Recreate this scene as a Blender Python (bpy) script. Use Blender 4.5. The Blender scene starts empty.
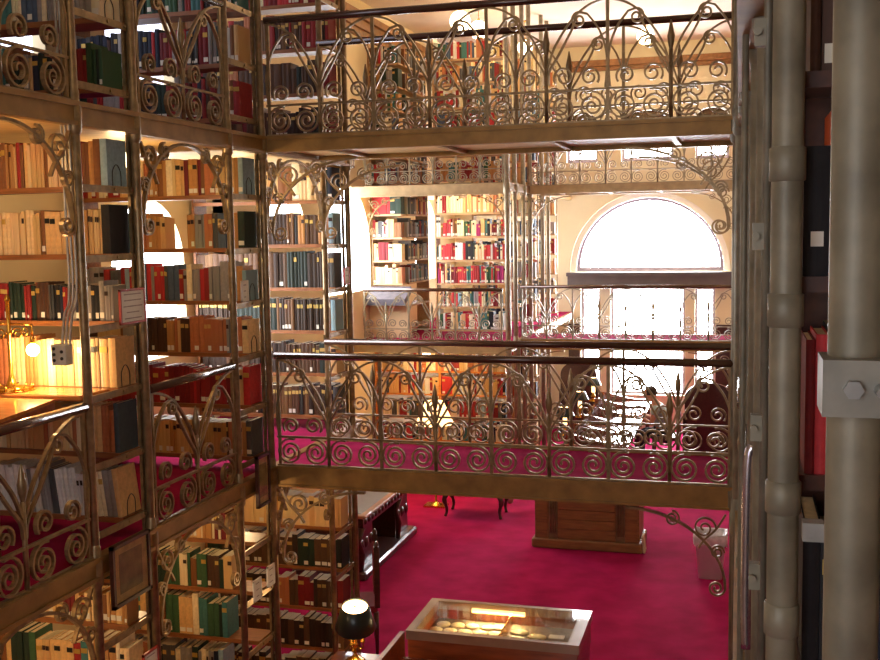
import bpy, bmesh, math, random
from mathutils import Vector, Matrix
PI = math.pi
rnd = random.Random(7)
SC = bpy.context.scene
COL = SC.collection

# ------------------------------------------------------------------ materials
def lin(c):
    return tuple(((v / 255) / 12.92 if v / 255 <= 0.04045 else ((v / 255 + 0.055) / 1.055) ** 2.4) for v in c)

MATS = {}
def mat(name, rgb, rough=.6, metal=0.0, var=.25, scale=14, bump=0.0, emit=None, estr=0, spec=.5, stretch=(1, 1, 1), coat=0):
    if name in MATS: return MATS[name]
    m = bpy.data.materials.new(name); m.use_nodes = True
    nt = m.node_tree; nd = nt.nodes; lk = nt.links
    b = nd['Principled BSDF']
    b.inputs['Roughness'].default_value = rough
    b.inputs['Metallic'].default_value = metal
    b.inputs['Specular IOR Level'].default_value = spec
    b.inputs['Coat Weight'].default_value = coat
    c = lin(rgb)
    tc = nd.new('ShaderNodeTexCoord'); mp = nd.new('ShaderNodeMapping')
    mp.inputs['Scale'].default_value = stretch
    lk.new(tc.outputs['Object'], mp.inputs['Vector'])
    nz = nd.new('ShaderNodeTexNoise'); nz.inputs['Scale'].default_value = scale; nz.inputs['Detail'].default_value = 4
    lk.new(mp.outputs['Vector'], nz.inputs['Vector'])
    rp = nd.new('ShaderNodeValToRGB')
    rp.color_ramp.elements[0].position = .3; rp.color_ramp.elements[1].position = .7
    rp.color_ramp.elements[0].color = tuple(v * (1 - var) for v in c) + (1,)
    rp.color_ramp.elements[1].color = tuple(min(1, v * (1 + var)) for v in c) + (1,)
    lk.new(nz.outputs['Fac'], rp.inputs['Fac'])
    lk.new(rp.outputs['Color'], b.inputs['Base Color'])
    if bump:
        bp = nd.new('ShaderNodeBump'); bp.inputs['Strength'].default_value = bump; bp.inputs['Distance'].default_value = .01
        lk.new(nz.outputs['Fac'], bp.inputs['Height']); lk.new(bp.outputs['Normal'], b.inputs['Normal'])
    if emit:
        b.inputs['Emission Color'].default_value = lin(emit) + (1,)
        b.inputs['Emission Strength'].default_value = estr
    MATS[name] = m
    return m

IRON = mat('bronze_painted_iron', (142, 118, 82), .36, .5, .3, 20)
IRONPALE = mat('worn_bronze_pipe', (126, 118, 98), .5, .2, .3, 12)
BEAM = mat('gilt_bronze_beam', (150, 112, 56), .45, .35, .25, 8)
RAILW = mat('dark_handrail', (84, 56, 40), .25, .2, .2, 10, coat=.4)
STEEL = mat('dull_steel', (150, 150, 146), .35, .8, .15, 20)
CARPET = mat('crimson_carpet', (166, 28, 82), .95, 0, .22, 3.2, .2, spec=.05)
CARPETG = mat('gallery_carpet', (150, 28, 74), .95, 0, .2, 5, .2, spec=.05)
PLASTER = mat('cream_plaster', (226, 208, 166), .85, 0, .05, 2)
PLASTERW = mat('pale_plaster', (228, 220, 190), .85, 0, .05, 2)
CEIL = mat('warm_white_ceiling', (240, 228, 214), .9, 0, .04, 2)
UNDER = mat('varnished_soffit_boards', (206, 172, 112), .5, 0, .15, 5, stretch=(1, 6, 1))
WOOD = mat('brown_shelf_wood', (140, 86, 44), .45, 0, .3, 6, stretch=(1, 9, 9))
WOODR = mat('red_brown_wood', (150, 72, 34), .3, 0, .3, 5, stretch=(1, 7, 7), coat=.4)
WOODD = mat('dark_wood', (72, 38, 26), .3, 0, .3, 5, stretch=(7, 1, 7), coat=.4)
WOODC = mat('oak_cabinet_wood', (142, 98, 54), .5, 0, .25, 5, stretch=(1, 7, 7))
WOODO = mat('honey_wood', (206, 130, 66), .25, 0, .2, 5, stretch=(1, 8, 8), coat=.5)
BRASS = mat('polished_brass', (214, 160, 66), .22, .95, .1, 10)
BLACK = mat('black_enamel', (24, 26, 26), .3, 0, .2, 10)
WHITEP = mat('white_plastic', (236, 234, 230), .4, 0, .04, 6)
PAPER = mat('paper_pages', (226, 206, 164), .9, 0, .12, 60)
LABELM = mat('call_number_paper', (236, 230, 214), .8, 0, .03, 30)
GILT = mat('gilt_title_band', (206, 168, 84), .35, .5, .1, 30)
SLATE = mat('grey_desk_leather', (120, 124, 128), .35, 0, .12, 4)
PURPLE = mat('purple_upholstery', (112, 36, 88), .8, 0, .15, 12)
MAROON = mat('maroon_upholstery', (130, 24, 44), .8, 0, .15, 12)
TRANSOM = mat('grey_stone_ledge', (98, 94, 100), .5, 0, .12, 5)
FRAMEM = mat('window_frame_paint', (128, 112, 124), .5, 0, .1, 5)
CREAMDISC = mat('cream_card', (240, 222, 168), .7, 0, .08, 30)
PINK = mat('pink_card', (236, 110, 128), .7, 0, .05, 20)
SKIN = mat('skin', (206, 156, 128), .6, 0, .05, 20)
SHIRT = mat('pale_blue_shirt', (176, 196, 196), .85, 0, .08, 20)
TROUS = mat('dark_trousers', (44, 44, 52), .85, 0, .1, 20)
HAIR = mat('dark_hair', (52, 38, 32), .6, 0, .2, 40)

def emat(name, rgb, s):
    m = bpy.data.materials.new(name); m.use_nodes = True
    nt = m.node_tree; b = nt.nodes['Principled BSDF']
    b.inputs['Base Color'].default_value = lin(rgb) + (1,)
    b.inputs['Roughness'].default_value = .15
    b.inputs['Emission Color'].default_value = lin(rgb) + (1,)
    b.inputs['Emission Strength'].default_value = s
    return m
SKYPANE = emat('bright_daylit_pane', (246, 249, 255), 26)
SKYSIDE = emat('bright_side_pane', (238, 244, 255), 15)
SKYUP = emat('dimmer_upper_pane', (226, 232, 255), 2.5)  # upper pane glow turned down to keep the top gallery dim
BULB = emat('lit_bulb', (255, 222, 160), 45)
GLOBE = emat('lit_globe', (255, 228, 184), 9)
SHADEL = emat('lit_parchment_shade', (255, 206, 140), 3.0)
DISC = emat('lit_shade_diffuser', (255, 206, 140), 10)
CASELT = emat('case_strip_light', (255, 206, 120), 3)

def glassm():
    m = bpy.data.materials.new('clear_glass'); m.use_nodes = True
    nt = m.node_tree; nt.nodes.clear()
    o = nt.nodes.new('ShaderNodeOutputMaterial'); mx = nt.nodes.new('ShaderNodeMixShader')
    t = nt.nodes.new('ShaderNodeBsdfTransparent'); g = nt.nodes.new('ShaderNodeBsdfGlossy')
    g.inputs['Roughness'].default_value = .03
    t.inputs['Color'].default_value = (.95, .97, .96, 1)
    lw = nt.nodes.new('ShaderNodeLayerWeight'); pw = nt.nodes.new('ShaderNodeMath'); pw.operation = 'POWER'; pw.inputs[1].default_value = 4.0
    f = nt.nodes.new('ShaderNodeMath'); f.operation = 'MULTIPLY_ADD'; f.inputs[1].default_value = .4; f.inputs[2].default_value = .04
    nt.links.new(lw.outputs['Facing'], pw.inputs[0]); nt.links.new(pw.outputs[0], f.inputs[0])
    nt.links.new(f.outputs[0], mx.inputs[0]); nt.links.new(t.outputs[0], mx.inputs[1]); nt.links.new(g.outputs[0], mx.inputs[2])
    nt.links.new(mx.outputs[0], o.inputs[0])
    return m
GLASS = glassm()

# ------------------------------------------------------------------ mesh builder
class MB:
    def __init__(s): s.v = []; s.f = []; s.mi = []; s.sm = []
    def add(s, vs, fs, mi=0, smooth=False):
        k = len(s.v); s.v += [tuple(v) for v in vs]
        for f in fs: s.f.append(tuple(i + k for i in f)); s.mi.append(mi); s.sm.append(smooth)
    def box(s, x0, x1, y0, y1, z0, z1, mi=0, M=None):
        vs = [Vector((x, y, z)) for z in (z0, z1) for y in (y0, y1) for x in (x0, x1)]
        if M is not None: vs = [M @ v for v in vs]
        s.add(vs, [(0, 2, 3, 1), (4, 5, 7, 6), (0, 1, 5, 4), (2, 6, 7, 3), (0, 4, 6, 2), (1, 3, 7, 5)], mi); return s
    def bbox(s, x0, x1, y0, y1, z0, z1, b=.008, mi=0):
        # box with chamfered vertical and top edges
        def ring(z, i): return [(x0+i, y0+i+0*b, z), (x1-i, y0+i, z), (x1-i, y1-i, z), (x0+i, y1-i, z)]
        def oct_(z, i):
            return [(x0+i+b, y0+i, z), (x1-i-b, y0+i, z), (x1-i, y0+i+b, z), (x1-i, y1-i-b, z), (x1-i-b, y1-i, z), (x0+i+b, y1-i, z), (x0+i, y1-i-b, z), (x0+i, y0+i+b, z)]
        rs = [oct_(z0, b), oct_(z0 + b, 0), oct_(z1 - b, 0), oct_(z1, b)]
        vs = sum(rs, []); fs = []
        for r in range(3):
            for i in range(8): j = (i + 1) % 8; fs.append((r*8+i, r*8+j, r*8+8+j, r*8+8+i))
        fs.append(tuple(range(7, -1, -1))); fs.append(tuple(range(24, 32)))
        s.add(vs, fs, mi); return s
    def tube(s, pts, r, n=8, mi=0, cap=True):
        pts = [Vector(p) for p in pts]; R = r if isinstance(r, (list, tuple)) else [r] * len(pts)
        rings = []; up0 = None
        for i, p in enumerate(pts):
            t = (pts[min(i + 1, len(pts) - 1)] - pts[max(i - 1, 0)]).normalized()
            if up0 is None: up0 = Vector((0, 0, 1)) if abs(t.z) < .9 else Vector((1, 0, 0))
            a = t.cross(up0)
            if a.length < 1e-4: a = t.cross(Vector((0, 1, 0)))
            a.normalize(); b = a.cross(t).normalized(); up0 = b
            rings += [p + (a * math.cos(2*PI*k/n) + b * math.sin(2*PI*k/n)) * R[i] for k in range(n)]
        fs = []
        for i in range(len(pts) - 1):
            for k in range(n): l = (k + 1) % n; fs.append((i*n+k, i*n+l, (i+1)*n+l, (i+1)*n+k))
        s.add(rings, fs, mi, True)
        if cap:
            k0 = len(s.v) - len(rings)
            s.f.append(tuple(k0 + k for k in range(n - 1, -1, -1))); s.mi.append(mi); s.sm.append(False)
            s.f.append(tuple(k0 + (len(pts)-1)*n + k for k in range(n))); s.mi.append(mi); s.sm.append(False)
        return s
    def lathe(s, prof, n=16, c=(0, 0, 0), mi=0, M=None, cap=True):
        vs = []
        for r, z in prof: vs += [Vector((c[0] + r*math.cos(2*PI*k/n), c[1] + r*math.sin(2*PI*k/n), c[2] + z)) for k in range(n)]
        if M is not None: vs = [M @ v for v in vs]
        fs = []
        for i in range(len(prof) - 1):
            for k in range(n): l = (k + 1) % n; fs.append((i*n+k, i*n+l, (i+1)*n+l, (i+1)*n+k))
        s.add(vs, fs, mi, True)
        if cap:
            s.add([vs[k] for k in range(n)], [tuple(range(n - 1, -1, -1))], mi)
            s.add([vs[(len(prof)-1)*n+k] for k in range(n)], [tuple(range(n))], mi)
        return s
    def prism(s, poly, y0, y1, mi=0, plane='xz'):
        n = len(poly)
        def P(a, b, y): return (a, y, b) if plane == 'xz' else ((y, a, b) if plane == 'yz' else (a, b, y))
        vs = [P(a, b, y0) for a, b in poly] + [P(a, b, y1) for a, b in poly]
        fs = [tuple(range(n)), tuple(range(2*n-1, n-1, -1))] + [(i, i + n, (i+1) % n + n, (i+1) % n) for i in range(n)]
        s.add(vs, fs, mi); return s
    def strap(s, pts, t=.010, w=.022, mi=0, plane='xz'):
        # flat bar swept along a 2-D path; t thickness in the plane, w width across it
        n = len(pts); vs = []
        for i in range(n):
            a = pts[max(i-1, 0)]; b = pts[min(i+1, n-1)]
            dx, dz = b[0]-a[0], b[1]-a[1]; L = math.hypot(dx, dz) or 1; nx, nz = -dz/L*t/2, dx/L*t/2
            for sx, sy in ((1, -1), (1, 1), (-1, 1), (-1, -1)):
                q = (pts[i][0] + sx*nx, sy*w/2, pts[i][1] + sx*nz)
                vs.append(q)
        fs = []
        for i in range(n - 1):
            for k in range(4): l = (k + 1) % 4; fs.append((i*4+k, i*4+l, i*4+4+l, i*4+4+k))
        fs += [(3, 2, 1, 0), tuple(n*4-4+k for k in range(4))]
        s.add(vs, fs, mi); return s
    def sphere(s, c, r, n=14, mi=0, sq=1):
        s.lathe([(max(.0005, r*math.sin(PI*i/9)), -r*sq*math.cos(PI*i/9)) for i in range(10)], n, c, mi); return s
    def mesh(s, name, mats):
        me = bpy.data.meshes.new(name); me.from_pydata(s.v, [], s.f)
        for m in (mats if isinstance(mats, (list, tuple)) else [mats]): me.materials.append(m)
        me.polygons.foreach_set('material_index', s.mi); me.polygons.foreach_set('use_smooth', s.sm)
        bm = bmesh.new(); bm.from_mesh(me); bmesh.ops.recalc_face_normals(bm, faces=bm.faces); bm.to_mesh(me); bm.free()
        return me
    def build(s, name, mats, parent=None, loc=(0, 0, 0), rz=0):
        return link(name, s.mesh(name, mats), parent, loc, rz)

def link(name, me, parent=None, loc=(0, 0, 0), rz=0):
    o = bpy.data.objects.new(name, me); COL.objects.link(o)
    o.parent = parent; o.location = loc; o.rotation_euler = (0, 0, rz)
    return o
def tag(o, label, cat, group=None, kind=None):
    o['label'] = label; o['category'] = cat
    if group: o['group'] = group
    if kind: o['kind'] = kind
    return o
def thing(name, label, cat, loc=(0, 0, 0), rz=0, group=None):
    o = bpy.data.objects.new(name, None); COL.objects.link(o); o.empty_display_size = .05
    o.location = loc; o.rotation_euler = (0, 0, rz)
    return tag(o, label, cat, group)
def struct(name, mb, m):
    o = mb.build(name, m); o['kind'] = 'structure'; return o
def dup(root, loc, rz=0, label=None, group=None):
    r = root.copy(); COL.objects.link(r); r.location = loc; r.rotation_euler = (0, 0, rz)
    if label: r['label'] = label
    if group: r['group'] = group
    for ch in list(root.children):
        c = ch.copy(); COL.objects.link(c); c.parent = r
        for g in list(ch.children):
            d = g.copy(); COL.objects.link(d); d.parent = c
    return r

def cr(pts, n=6):
    # smooth curve through control points
    o = []; P = [pts[0]] + list(pts) + [pts[-1]]
    for i in range(1, len(P) - 2):
        for k in range(n):
            t = k / n; t2 = t*t; t3 = t2*t
            o.append(tuple(.5*((2*P[i][j]) + (-P[i-1][j]+P[i+1][j])*t + (2*P[i-1][j]-5*P[i][j]+4*P[i+1][j]-P[i+2][j])*t2 + (-P[i-1][j]+3*P[i][j]-3*P[i+1][j]+P[i+2][j])*t3) for j in range(len(P[0]))))
    o.append(tuple(pts[-1])); return o
def spiral(cx, cz, r0, r1, a0, turns, sgn, n=None):
    n = n or int(16 * turns) + 4
    return [(cx + (r0 + (r1-r0)*i/(n-1))*math.cos(a0 + sgn*2*PI*turns*i/(n-1)), cz + (r0 + (r1-r0)*i/(n-1))*math.sin(a0 + sgn*2*PI*turns*i/(n-1))) for i in range(n)]

# ------------------------------------------------------------------ levels
T = [0.0, 2.34, 4.68]            # floor of the hall and of the two galleries
CEILZ = 7.55
XE = -3.24                       # hall edge of the left galleries
COLY = [3.06, 3.60, 4.70, 5.25, 6.36, 6.88, 8.00, 8.54]
FARY = [15.0, 15.55, 16.2, 16.74, 17.84, 18.38]
FW = 21.2                        # far wall

# ------------------------------------------------------------------ shell
def cut(obj, cutters):
    for c in cutters:
        md = obj.modifiers.new('b', 'BOOLEAN'); md.operation = 'DIFFERENCE'; md.solver = 'EXACT'; md.object = c
    dg = bpy.context.evaluated_depsgraph_get(); dg.update()
    me = bpy.data.meshes.new_from_object(obj.evaluated_get(dg))
    obj.modifiers.clear(); obj.data = me
    for c in cutters: bpy.data.objects.remove(c, do_unlink=True)

struct('floor', MB().box(-5.9, 1.9, -2.2, FW + .3, -.1, 0), CARPET)
struct('ceiling', MB().box(-5.9, 1.9, -2.2, FW + .3, CEILZ, CEILZ + .1), CEIL)
wk = MB().box(-5.9, 1.9, -2.5, -2.2, 0, CEILZ).build('wall_back', PLASTER); wk['kind'] = 'structure'
struct('wall_right', MB().box(1.7, 1.9, -2.2, FW, 0, CEILZ), PLASTER)

def arch_poly(cx, z0, zs, hw, n=20, rise=None):
    rise = hw if rise is None else rise
    return [(cx - hw, z0), (cx + hw, z0)] + [(cx + hw*math.cos(PI*i/n), zs + rise*math.sin(PI*i/n)) for i in range(n + 1)]

wf = MB().box(-5.9, 1.9, FW, FW + .35, 0, CEILZ).build('wall_far', PLASTERW); wf['kind'] = 'structure'
ARCHX, ARCHR, ARCHZ = -1.72, 1.45, 3.14
LOWW = [(-3.06, -2.67, .85, 2.82), (-2.47, -1.02, .68, 2.82), (-.83, -.45, .85, 2.82)]
UPW = [(-3.33, -2.72), (-2.25, -1.25), (-.84, -.21)]
cs = [MB().prism(arch_poly(ARCHX, ARCHZ, ARCHZ + .02, ARCHR + .1, 28), FW - .2, FW + .25).build('c', PLASTER)]
for a, b, z0, z1 in LOWW: cs.append(MB().box(a, b, FW - .2, FW + .25, z0, z1).build('c', PLASTER))
for a, b in UPW: cs.append(MB().prism(arch_poly((a+b)/2, 5.3, 6.08, (b-a)/2, 12, .2), FW - .2, FW + .25).build('c', PLASTER))
cut(wf, cs)

BKW = MB().prism(arch_poly(-1.65, 2.9, 4.4, 1.35, 20), -2.6, -2.1).build('c', PLASTER)  # opening for a window added behind the camera as fill light
cut(wk, [BKW])
wn = [0]
def window(poly, y, bars, pane=None, plane='xz', fr=.05):
    # frame ring, muntin bars and pane in one opening
    wn[0] += 1
    o = bpy.data.objects.new('window_%d' % wn[0], None); COL.objects.link(o); o['kind'] = 'structure'
    cx = sum(p[0] for p in poly)/len(poly); cz = sum(p[1] for p in poly)/len(poly)
    sgn = 1
    MB().prism(poly, y + .10, y + .12, plane=plane).build('pane', pane or SKYPANE, o)
    m = MB(); n = len(poly)
    w = max(p[0] for p in poly) - min(p[0] for p in poly); h = max(p[1] for p in poly) - min(p[1] for p in poly)
    inn = [(cx + (p[0]-cx)*(1-2*fr/w), cz + (p[1]-cz)*(1-2*fr/h)) for p in poly]
    def P(a, b, yy): return (a, yy, b) if plane == 'xz' else (yy, a, b)
    for i in range(n):
        j = (i+1) % n
        vs = [P(*poly[i], y+.05), P(*poly[j], y+.05), P(*inn[j], y+.05), P(*inn[i], y+.05), P(*poly[i], y+.10), P(*poly[j], y+.10), P(*inn[j], y+.10), P(*inn[i], y+.10)]
        m.add(vs, [(0, 1, 2, 3), (7, 6, 5, 4), (0, 4, 5, 1), (2, 6, 7, 3)])
    m.build('frame', FRAMEM, o)
    return o
aw = window(arch_poly(ARCHX, ARCHZ, ARCHZ + .02, ARCHR - .02, 28), FW + .1, None, fr=.07)
MB().strap([(ARCHX + (ARCHR + .045)*math.cos(PI*i/40), ARCHZ + .02 + (ARCHR + .045)*math.sin(PI*i/40)) for i in range(41)], .125, .14).build('reveal_ring', mat('white_reveal', (244, 240, 236), .8, 0, .02), aw, (0, FW + .15, 0))
for a, b, z0, z1 in LOWW:
    window([(a, z0), (b, z0), (b, z1), (a, z1)], FW + .1, None)
for a, b in UPW:
    o = window(arch_poly((a+b)/2, 5.3, 6.08, (b-a)/2, 12, .2), FW + .1, None)
    g = MB().prism(arch_poly((a+b)/2, 5.96, 6.08, (b-a)/2 - .01, 12, .19), FW + .06, FW + .1).build('lunette_grille', mat('lunette_bronze', (92, 74, 50), .5, .3), o)
    m = MB()
    cx = (a+b)/2; hw = (b-a)/2
    pts = [(cx + (hw+.05)*math.cos(PI*i/14), 6.08 + .25*math.sin(PI*i/14)) for i in range(15)]
    m.strap(pts, .07, .1); m.build('hood_moulding', PLASTERW, o, (0, FW - .03, 0))
BACKP = emat('added_fill_pane', (240, 244, 255), 3.6)  # glow of the added back window, neutral fill from behind the camera
window(arch_poly(-1.65, 2.9, 4.4, 1.35, 20), -2.5, None, BACKP)
# stone transom ledge under the arched window and cornices
struct('trim_1', MB().box(-3.30, -.12, FW - .16, FW + .02, 2.82, 3.06).box(-3.32, -.10, FW - .2, FW + .02, 3.06, 3.13), TRANSOM)
struct('trim_2', MB().box(-3.24, 1.7, FW - .14, FW, 7.14, 7.26).box(-3.24, 1.7, FW - .08, FW, 7.06, 7.14), mat('cornice_wood', (142, 98, 52), .5))
struct('trim_3', MB().box(-5.65, -5.47, 8.8, FW, 7.2, 7.3).box(-5.65, -5.53, 8.8, FW, 7.08, 7.2).box(-5.65, -5.58, 8.8, FW, 6.98, 7.08), mat('cornice_wood', (142, 98, 52), .5))
# dark wainscot either side of the far window
for nm, a, b in (('trim_4', -3.3, -2.52), ('trim_5', -.97, .0)):
    m = MB().box(a, b, FW - .05, FW - .002, 0, .62)
    c0, c1 = (a, -3.08) if a < -2 else (-.43, b)
    m.box(c0, c1, FW - .05, FW - .002, .62, 2.1)
    m.box(a, b, FW - .08, FW - .002, .62, .68)
    for q in range(3): m.box(a + .06 + q*(b-a)/3, a - .04 + (q+1)*(b-a)/3, FW - .065, FW - .04, .1, .54)
    struct(nm, m, WOODD)

# left walls, with a step between the alcoves and the wider bay beyond
wl = MB().box(-4.8, -4.6, -2.2, 8.95, 0, CEILZ).build('wall_left', PLASTER); wl['kind'] = 'structure'
AW = [(7.65, 3.0, 3.75, .55), (7.65, 5.25, 6.0, .5), (5.92, 5.25, 6.0, .5)]
cs = [MB().prism(arch_poly(c, z0, zs, hw, 16), -4.9, -4.5, plane='yz').build('c', PLASTER) for c, z0, zs, hw in AW]
cut(wl, cs)
for c, z0, zs, hw in AW:
    poly = arch_poly(c, z0, zs, hw, 16)
    window(poly, -4.82, None, SKYSIDE if z0 < 4 else SKYUP, plane='yz')
struct('wall_step', MB().box(-5.65, -4.6, 8.75, 8.95, 0, CEILZ), PLASTER)
wb = MB().box(-5.9, -5.65, 8.95, FW, 0, CEILZ).build('wall_left_bay', PLASTER); wb['kind'] = 'structure'
BW = [(12.75, 3.85, 4.0, .6), (15.0, 3.1, 3.75, .95), (19.1, 3.1, 3.9, .7)]
cs = [MB().prism(arch_poly(c, z0, zs, hw, 16), -6.0, -5.6, plane='yz').build('c', PLASTER) for c, z0, zs, hw in BW]
cut(wb, cs)
for c, z0, zs, hw in BW: window(arch_poly(c, z0, zs, hw, 16), -5.95, None, SKYSIDE, plane='yz')

# ------------------------------------------------------------------ gallery floors and beams
def gallery(n, tag_, x0, x1, y0, y1, z, edge):
    struct('floor_%s_carpet' % tag_, MB().box(x0, x1, y0, y1, z - .012, z), CARPETG)
    struct('ceiling_under_%s' % tag_, MB().box(x0, x1, y0, y1, z - .09, z - .012), UNDER)
gallery(0, 'lower_left_gallery', -4.6, XE - .0, -2.2, 8.75, T[1], None)
gallery(1, 'upper_left_gallery', -4.6, XE - .0, -2.2, 8.75, T[2], None)
gallery(2, 'lower_far_gallery', -5.65, XE, 15.0, FW, T[1], None)
gallery(3, 'upper_far_gallery', -5.65, XE, 15.2, FW, T[2], None)
gallery(4, 'lower_right_gallery', .06, 1.7, -2.2, FW, T[1], None)
gallery(5, 'upper_right_gallery', .06, 1.7, -2.2, FW, T[2], None)
tn = [5]
def beam(x0, x1, y0, y1, z0, z1, m=BEAM):
    tn[0] += 1
    mb = MB(); mb.box(x0, x1, y0, y1, z0, z1)
    e = .012
    if x1 - x0 < y1 - y0: mb.box(x0 - e, x1 + e, y0, y1, z1 - .02, z1 + .006).box(x0 - e, x1 + e, y0, y1, z0 - .004, z0 + .016)
    else: mb.box(x0, x1, y0 - e, y1 + e, z1 - .02, z1 + .006).box(x0, x1, y0 - e, y1 + e, z0 - .004, z0 + .016)
    struct('trim_%d' % tn[0], mb, m)
for z in (T[1], T[2]):
    beam(XE, XE + .04, -2.2, 8.62, z - .11, z)
    beam(-.0, .05, 2.3, FW - .3, z - .11, z)
    beam(-4.6, XE, 8.75, 8.79, z - .11, z)
    beam(XE, XE + .04, 15.0, FW - .3, z - .11, z)
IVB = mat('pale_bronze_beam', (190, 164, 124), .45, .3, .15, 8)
beam(-5.6, XE, 14.96, 15.0, T[1] - .13, T[1], IVB)
beam(-5.6, XE, 15.14, 15.18, T[2] - .15, T[2], IVB)

# ------------------------------------------------------------------ bridges
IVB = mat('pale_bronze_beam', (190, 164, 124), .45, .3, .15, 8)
def bridge(label, y0, y1, z, fh, fm=None):
    fm = fm or BEAM
    r = thing('footbridge', label, 'bridge', (0, y0, z))
    a, b = XE + .05, -.03
    w = y1 - y0
    MB().box(a, b, .03, w - .03, -.03, 0).build('carpet_deck', CARPETG, r)
    MB().box(a, b, .05, w - .05, -.07, -.03).build('soffit', UNDER, r)
    for yy, nm in ((0, 'fascia_beam'), (w - .04, 'fascia_beam')):
        m = MB().box(a, b, yy, yy + .04, -fh, 0).box(a, b, yy - .014, yy + .054, -.018, .006).box(a, b, yy - .012, yy + .052, -fh - .005, -fh + .012)
        m.build(nm, fm, r)
    for k in range(4):
        x = a + (b-a)*(k+.5)/4
        MB().box(x - .02, x + .02, .04, w - .04, -fh + .005, -.07).build('cross_joist', BEAM, r)
    return r
bridge('near lower footbridge with crimson carpet across the hall', 6.9, 7.9, T[1], .14)
bridge('near upper footbridge seen from below across the hall', 6.9, 7.9, T[2], .10)
bridge('far lower footbridge in front of the tall window', 15.75, 16.75, T[1], .14)
bridge('far upper footbridge crossing above the arched window', 16.6, 17.6, T[2], .12, IVB)

# ------------------------------------------------------------------ scrollwork railings
H = .80; BAND = .215
def scroll_meshes(w):
    k = w / .8
    P = {}
    P['scroll'] = []
    for i, u in enumerate((-.3, -.1, .1, .3)):
        s = 1 if i % 2 == 0 else -1
        path = [(u*k + s*.085*k, BAND - .006)] + spiral(u*k, .108, .098*min(1.04, k) if k < 1.2 else .102, .014, PI/2 + (-s)*.35, 2.4, s)
        P['scroll'].append(path[1:])
    for s in (-1, 1):
        P['scroll'].append(spiral(s*.115*k, BAND + .085, .068, .014, -PI/2 - s*.9, 1.6, -s))
        P['scroll'].append(spiral(s*.285*k, BAND + .08, .062, .014, -PI/2 + s*.9, 1.6, s))
    P['leaf_bar'] = []
    for s in (-1, 1):
        top = spiral(s*.215*k, .655, .05, .012, PI/2 - s*PI/4*0, 1.4, s)
        P['leaf_bar'].append(cr([(s*.385*k, BAND + .01), (s*.395*k, .42), (s*.35*k, .58), (s*.27*k, .69)], 6) + top)
        P['leaf_bar'].append(cr([(s*.2*k, .70), (s*.17*k, .60), (s*.08*k, .44), (s*.018*k, .34), (s*.006*k, .26)], 6))
    P['arch_bar'] = []
    for s in (-1, 1):
        P['arch_bar'].append(cr([(s*.008*k, .36), (s*.06*k, .50), (s*.17*k, .66), (s*.28*k, .745), (s*.395*k, .778)], 6))
    return P
RM = {}
def railing(label, loc, rz, length, units, m=IRON, group=None, endbars=True, rail=RAILW, rr=.026):
    w = length / units
    key = round(w, 3)
    r = thing('scrollwork_railing', label, 'railing', loc, rz, group)
    if (key, m.name) not in RM:
        P = scroll_meshes(w); d = {}
        for nm, lst in P.items():
            d[nm] = [MB().strap(p, .013 if nm != 'scroll' else .012, .024 if nm == 'scroll' else .02).mesh(nm, m) for p in lst]
        d['stem'] = [MB().tube([(0, 0, 0), (0, 0, .44)], .013, 8).lathe([(.01, .44), (.02, .48), (.024, .52), (.014, .57), (.004, .62)], 8).mesh('stem', m)]
        d['upright'] = [MB().box(-.011, .011, -.007, .007, 0, H - .02).mesh('upright', m)]
        RM[(key, m.name)] = d
    d = RM[(key, m.name)]
    MB().tube([(0, 0, H), (length, 0, H)], rr, 12).build('handrail', rail, r)
    MB().box(0, length, -.010, .010, BAND - .006, BAND + .008).build('middle_bar', m, r)
    MB().box(0, length, -.012, .012, .004, .018).build('bottom_bar', m, r)
    for i in range(units):
        c = (i + .5) * w
        for nm in ('scroll', 'leaf_bar', 'arch_bar', 'stem'):
            for me in d[nm]: link(nm, me, r, (c, 0, 0))
        if i or endbars: link('upright', d['upright'][0], r, (i*w + (.02 if i == 0 else 0), 0, 0))
    if endbars: link('upright', d['upright'][0], r, (length - .02, 0, 0))
    return r
BL = 3.16
bx = XE + .05
railing('near-side scrollwork railing of the near lower footbridge', (bx, 6.92, T[1]), 0, BL, 4)
railing('far-side scrollwork railing of the near lower footbridge', (bx, 7.88, T[1]), 0, BL, 4)
railing('near-side scrollwork railing of the near upper footbridge', (bx, 6.92, T[2]), 0, BL, 4)
railing('far-side scrollwork railing of the near upper footbridge', (bx, 7.88, T[2]), 0, BL, 4)
def lrail(label, ya, yb, z, u=1): return railing(label, (XE + .02, ya + .035, z), PI/2, yb - ya - .07, u)
for z, nm in ((T[1], 'lower'), (T[2], 'upper')):
    lrail('%s left gallery railing in front of the nearest alcove desk' % nm if nm == 'lower' else 'upper left gallery railing at the nearest alcove', 3.60, 4.70, z)
    lrail('%s left gallery railing between the first and second bookcases' % nm, 5.25, 6.36, z)
FR = mat('sunlit_tint_iron', (160, 150, 128), .4, .5, .2, 20)  # far ironwork: window light put into a paler iron colour
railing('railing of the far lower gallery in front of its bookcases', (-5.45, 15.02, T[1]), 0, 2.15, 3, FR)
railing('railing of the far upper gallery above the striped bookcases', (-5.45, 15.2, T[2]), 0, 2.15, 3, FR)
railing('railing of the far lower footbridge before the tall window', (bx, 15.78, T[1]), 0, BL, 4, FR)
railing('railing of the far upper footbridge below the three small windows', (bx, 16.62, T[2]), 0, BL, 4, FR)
for z, nm in ((T[1], 'lower'), (T[2], 'upper')):
    railing('%s right gallery railing seen edge-on beyond the pipes' % nm, (.03, 3.64, z), PI/2, 1.02, 1)
    railing('%s right gallery railing seen edge-on next to the bridge' % nm, (.02, 5.29, z), PI/2, 1.02, 1)

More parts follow.
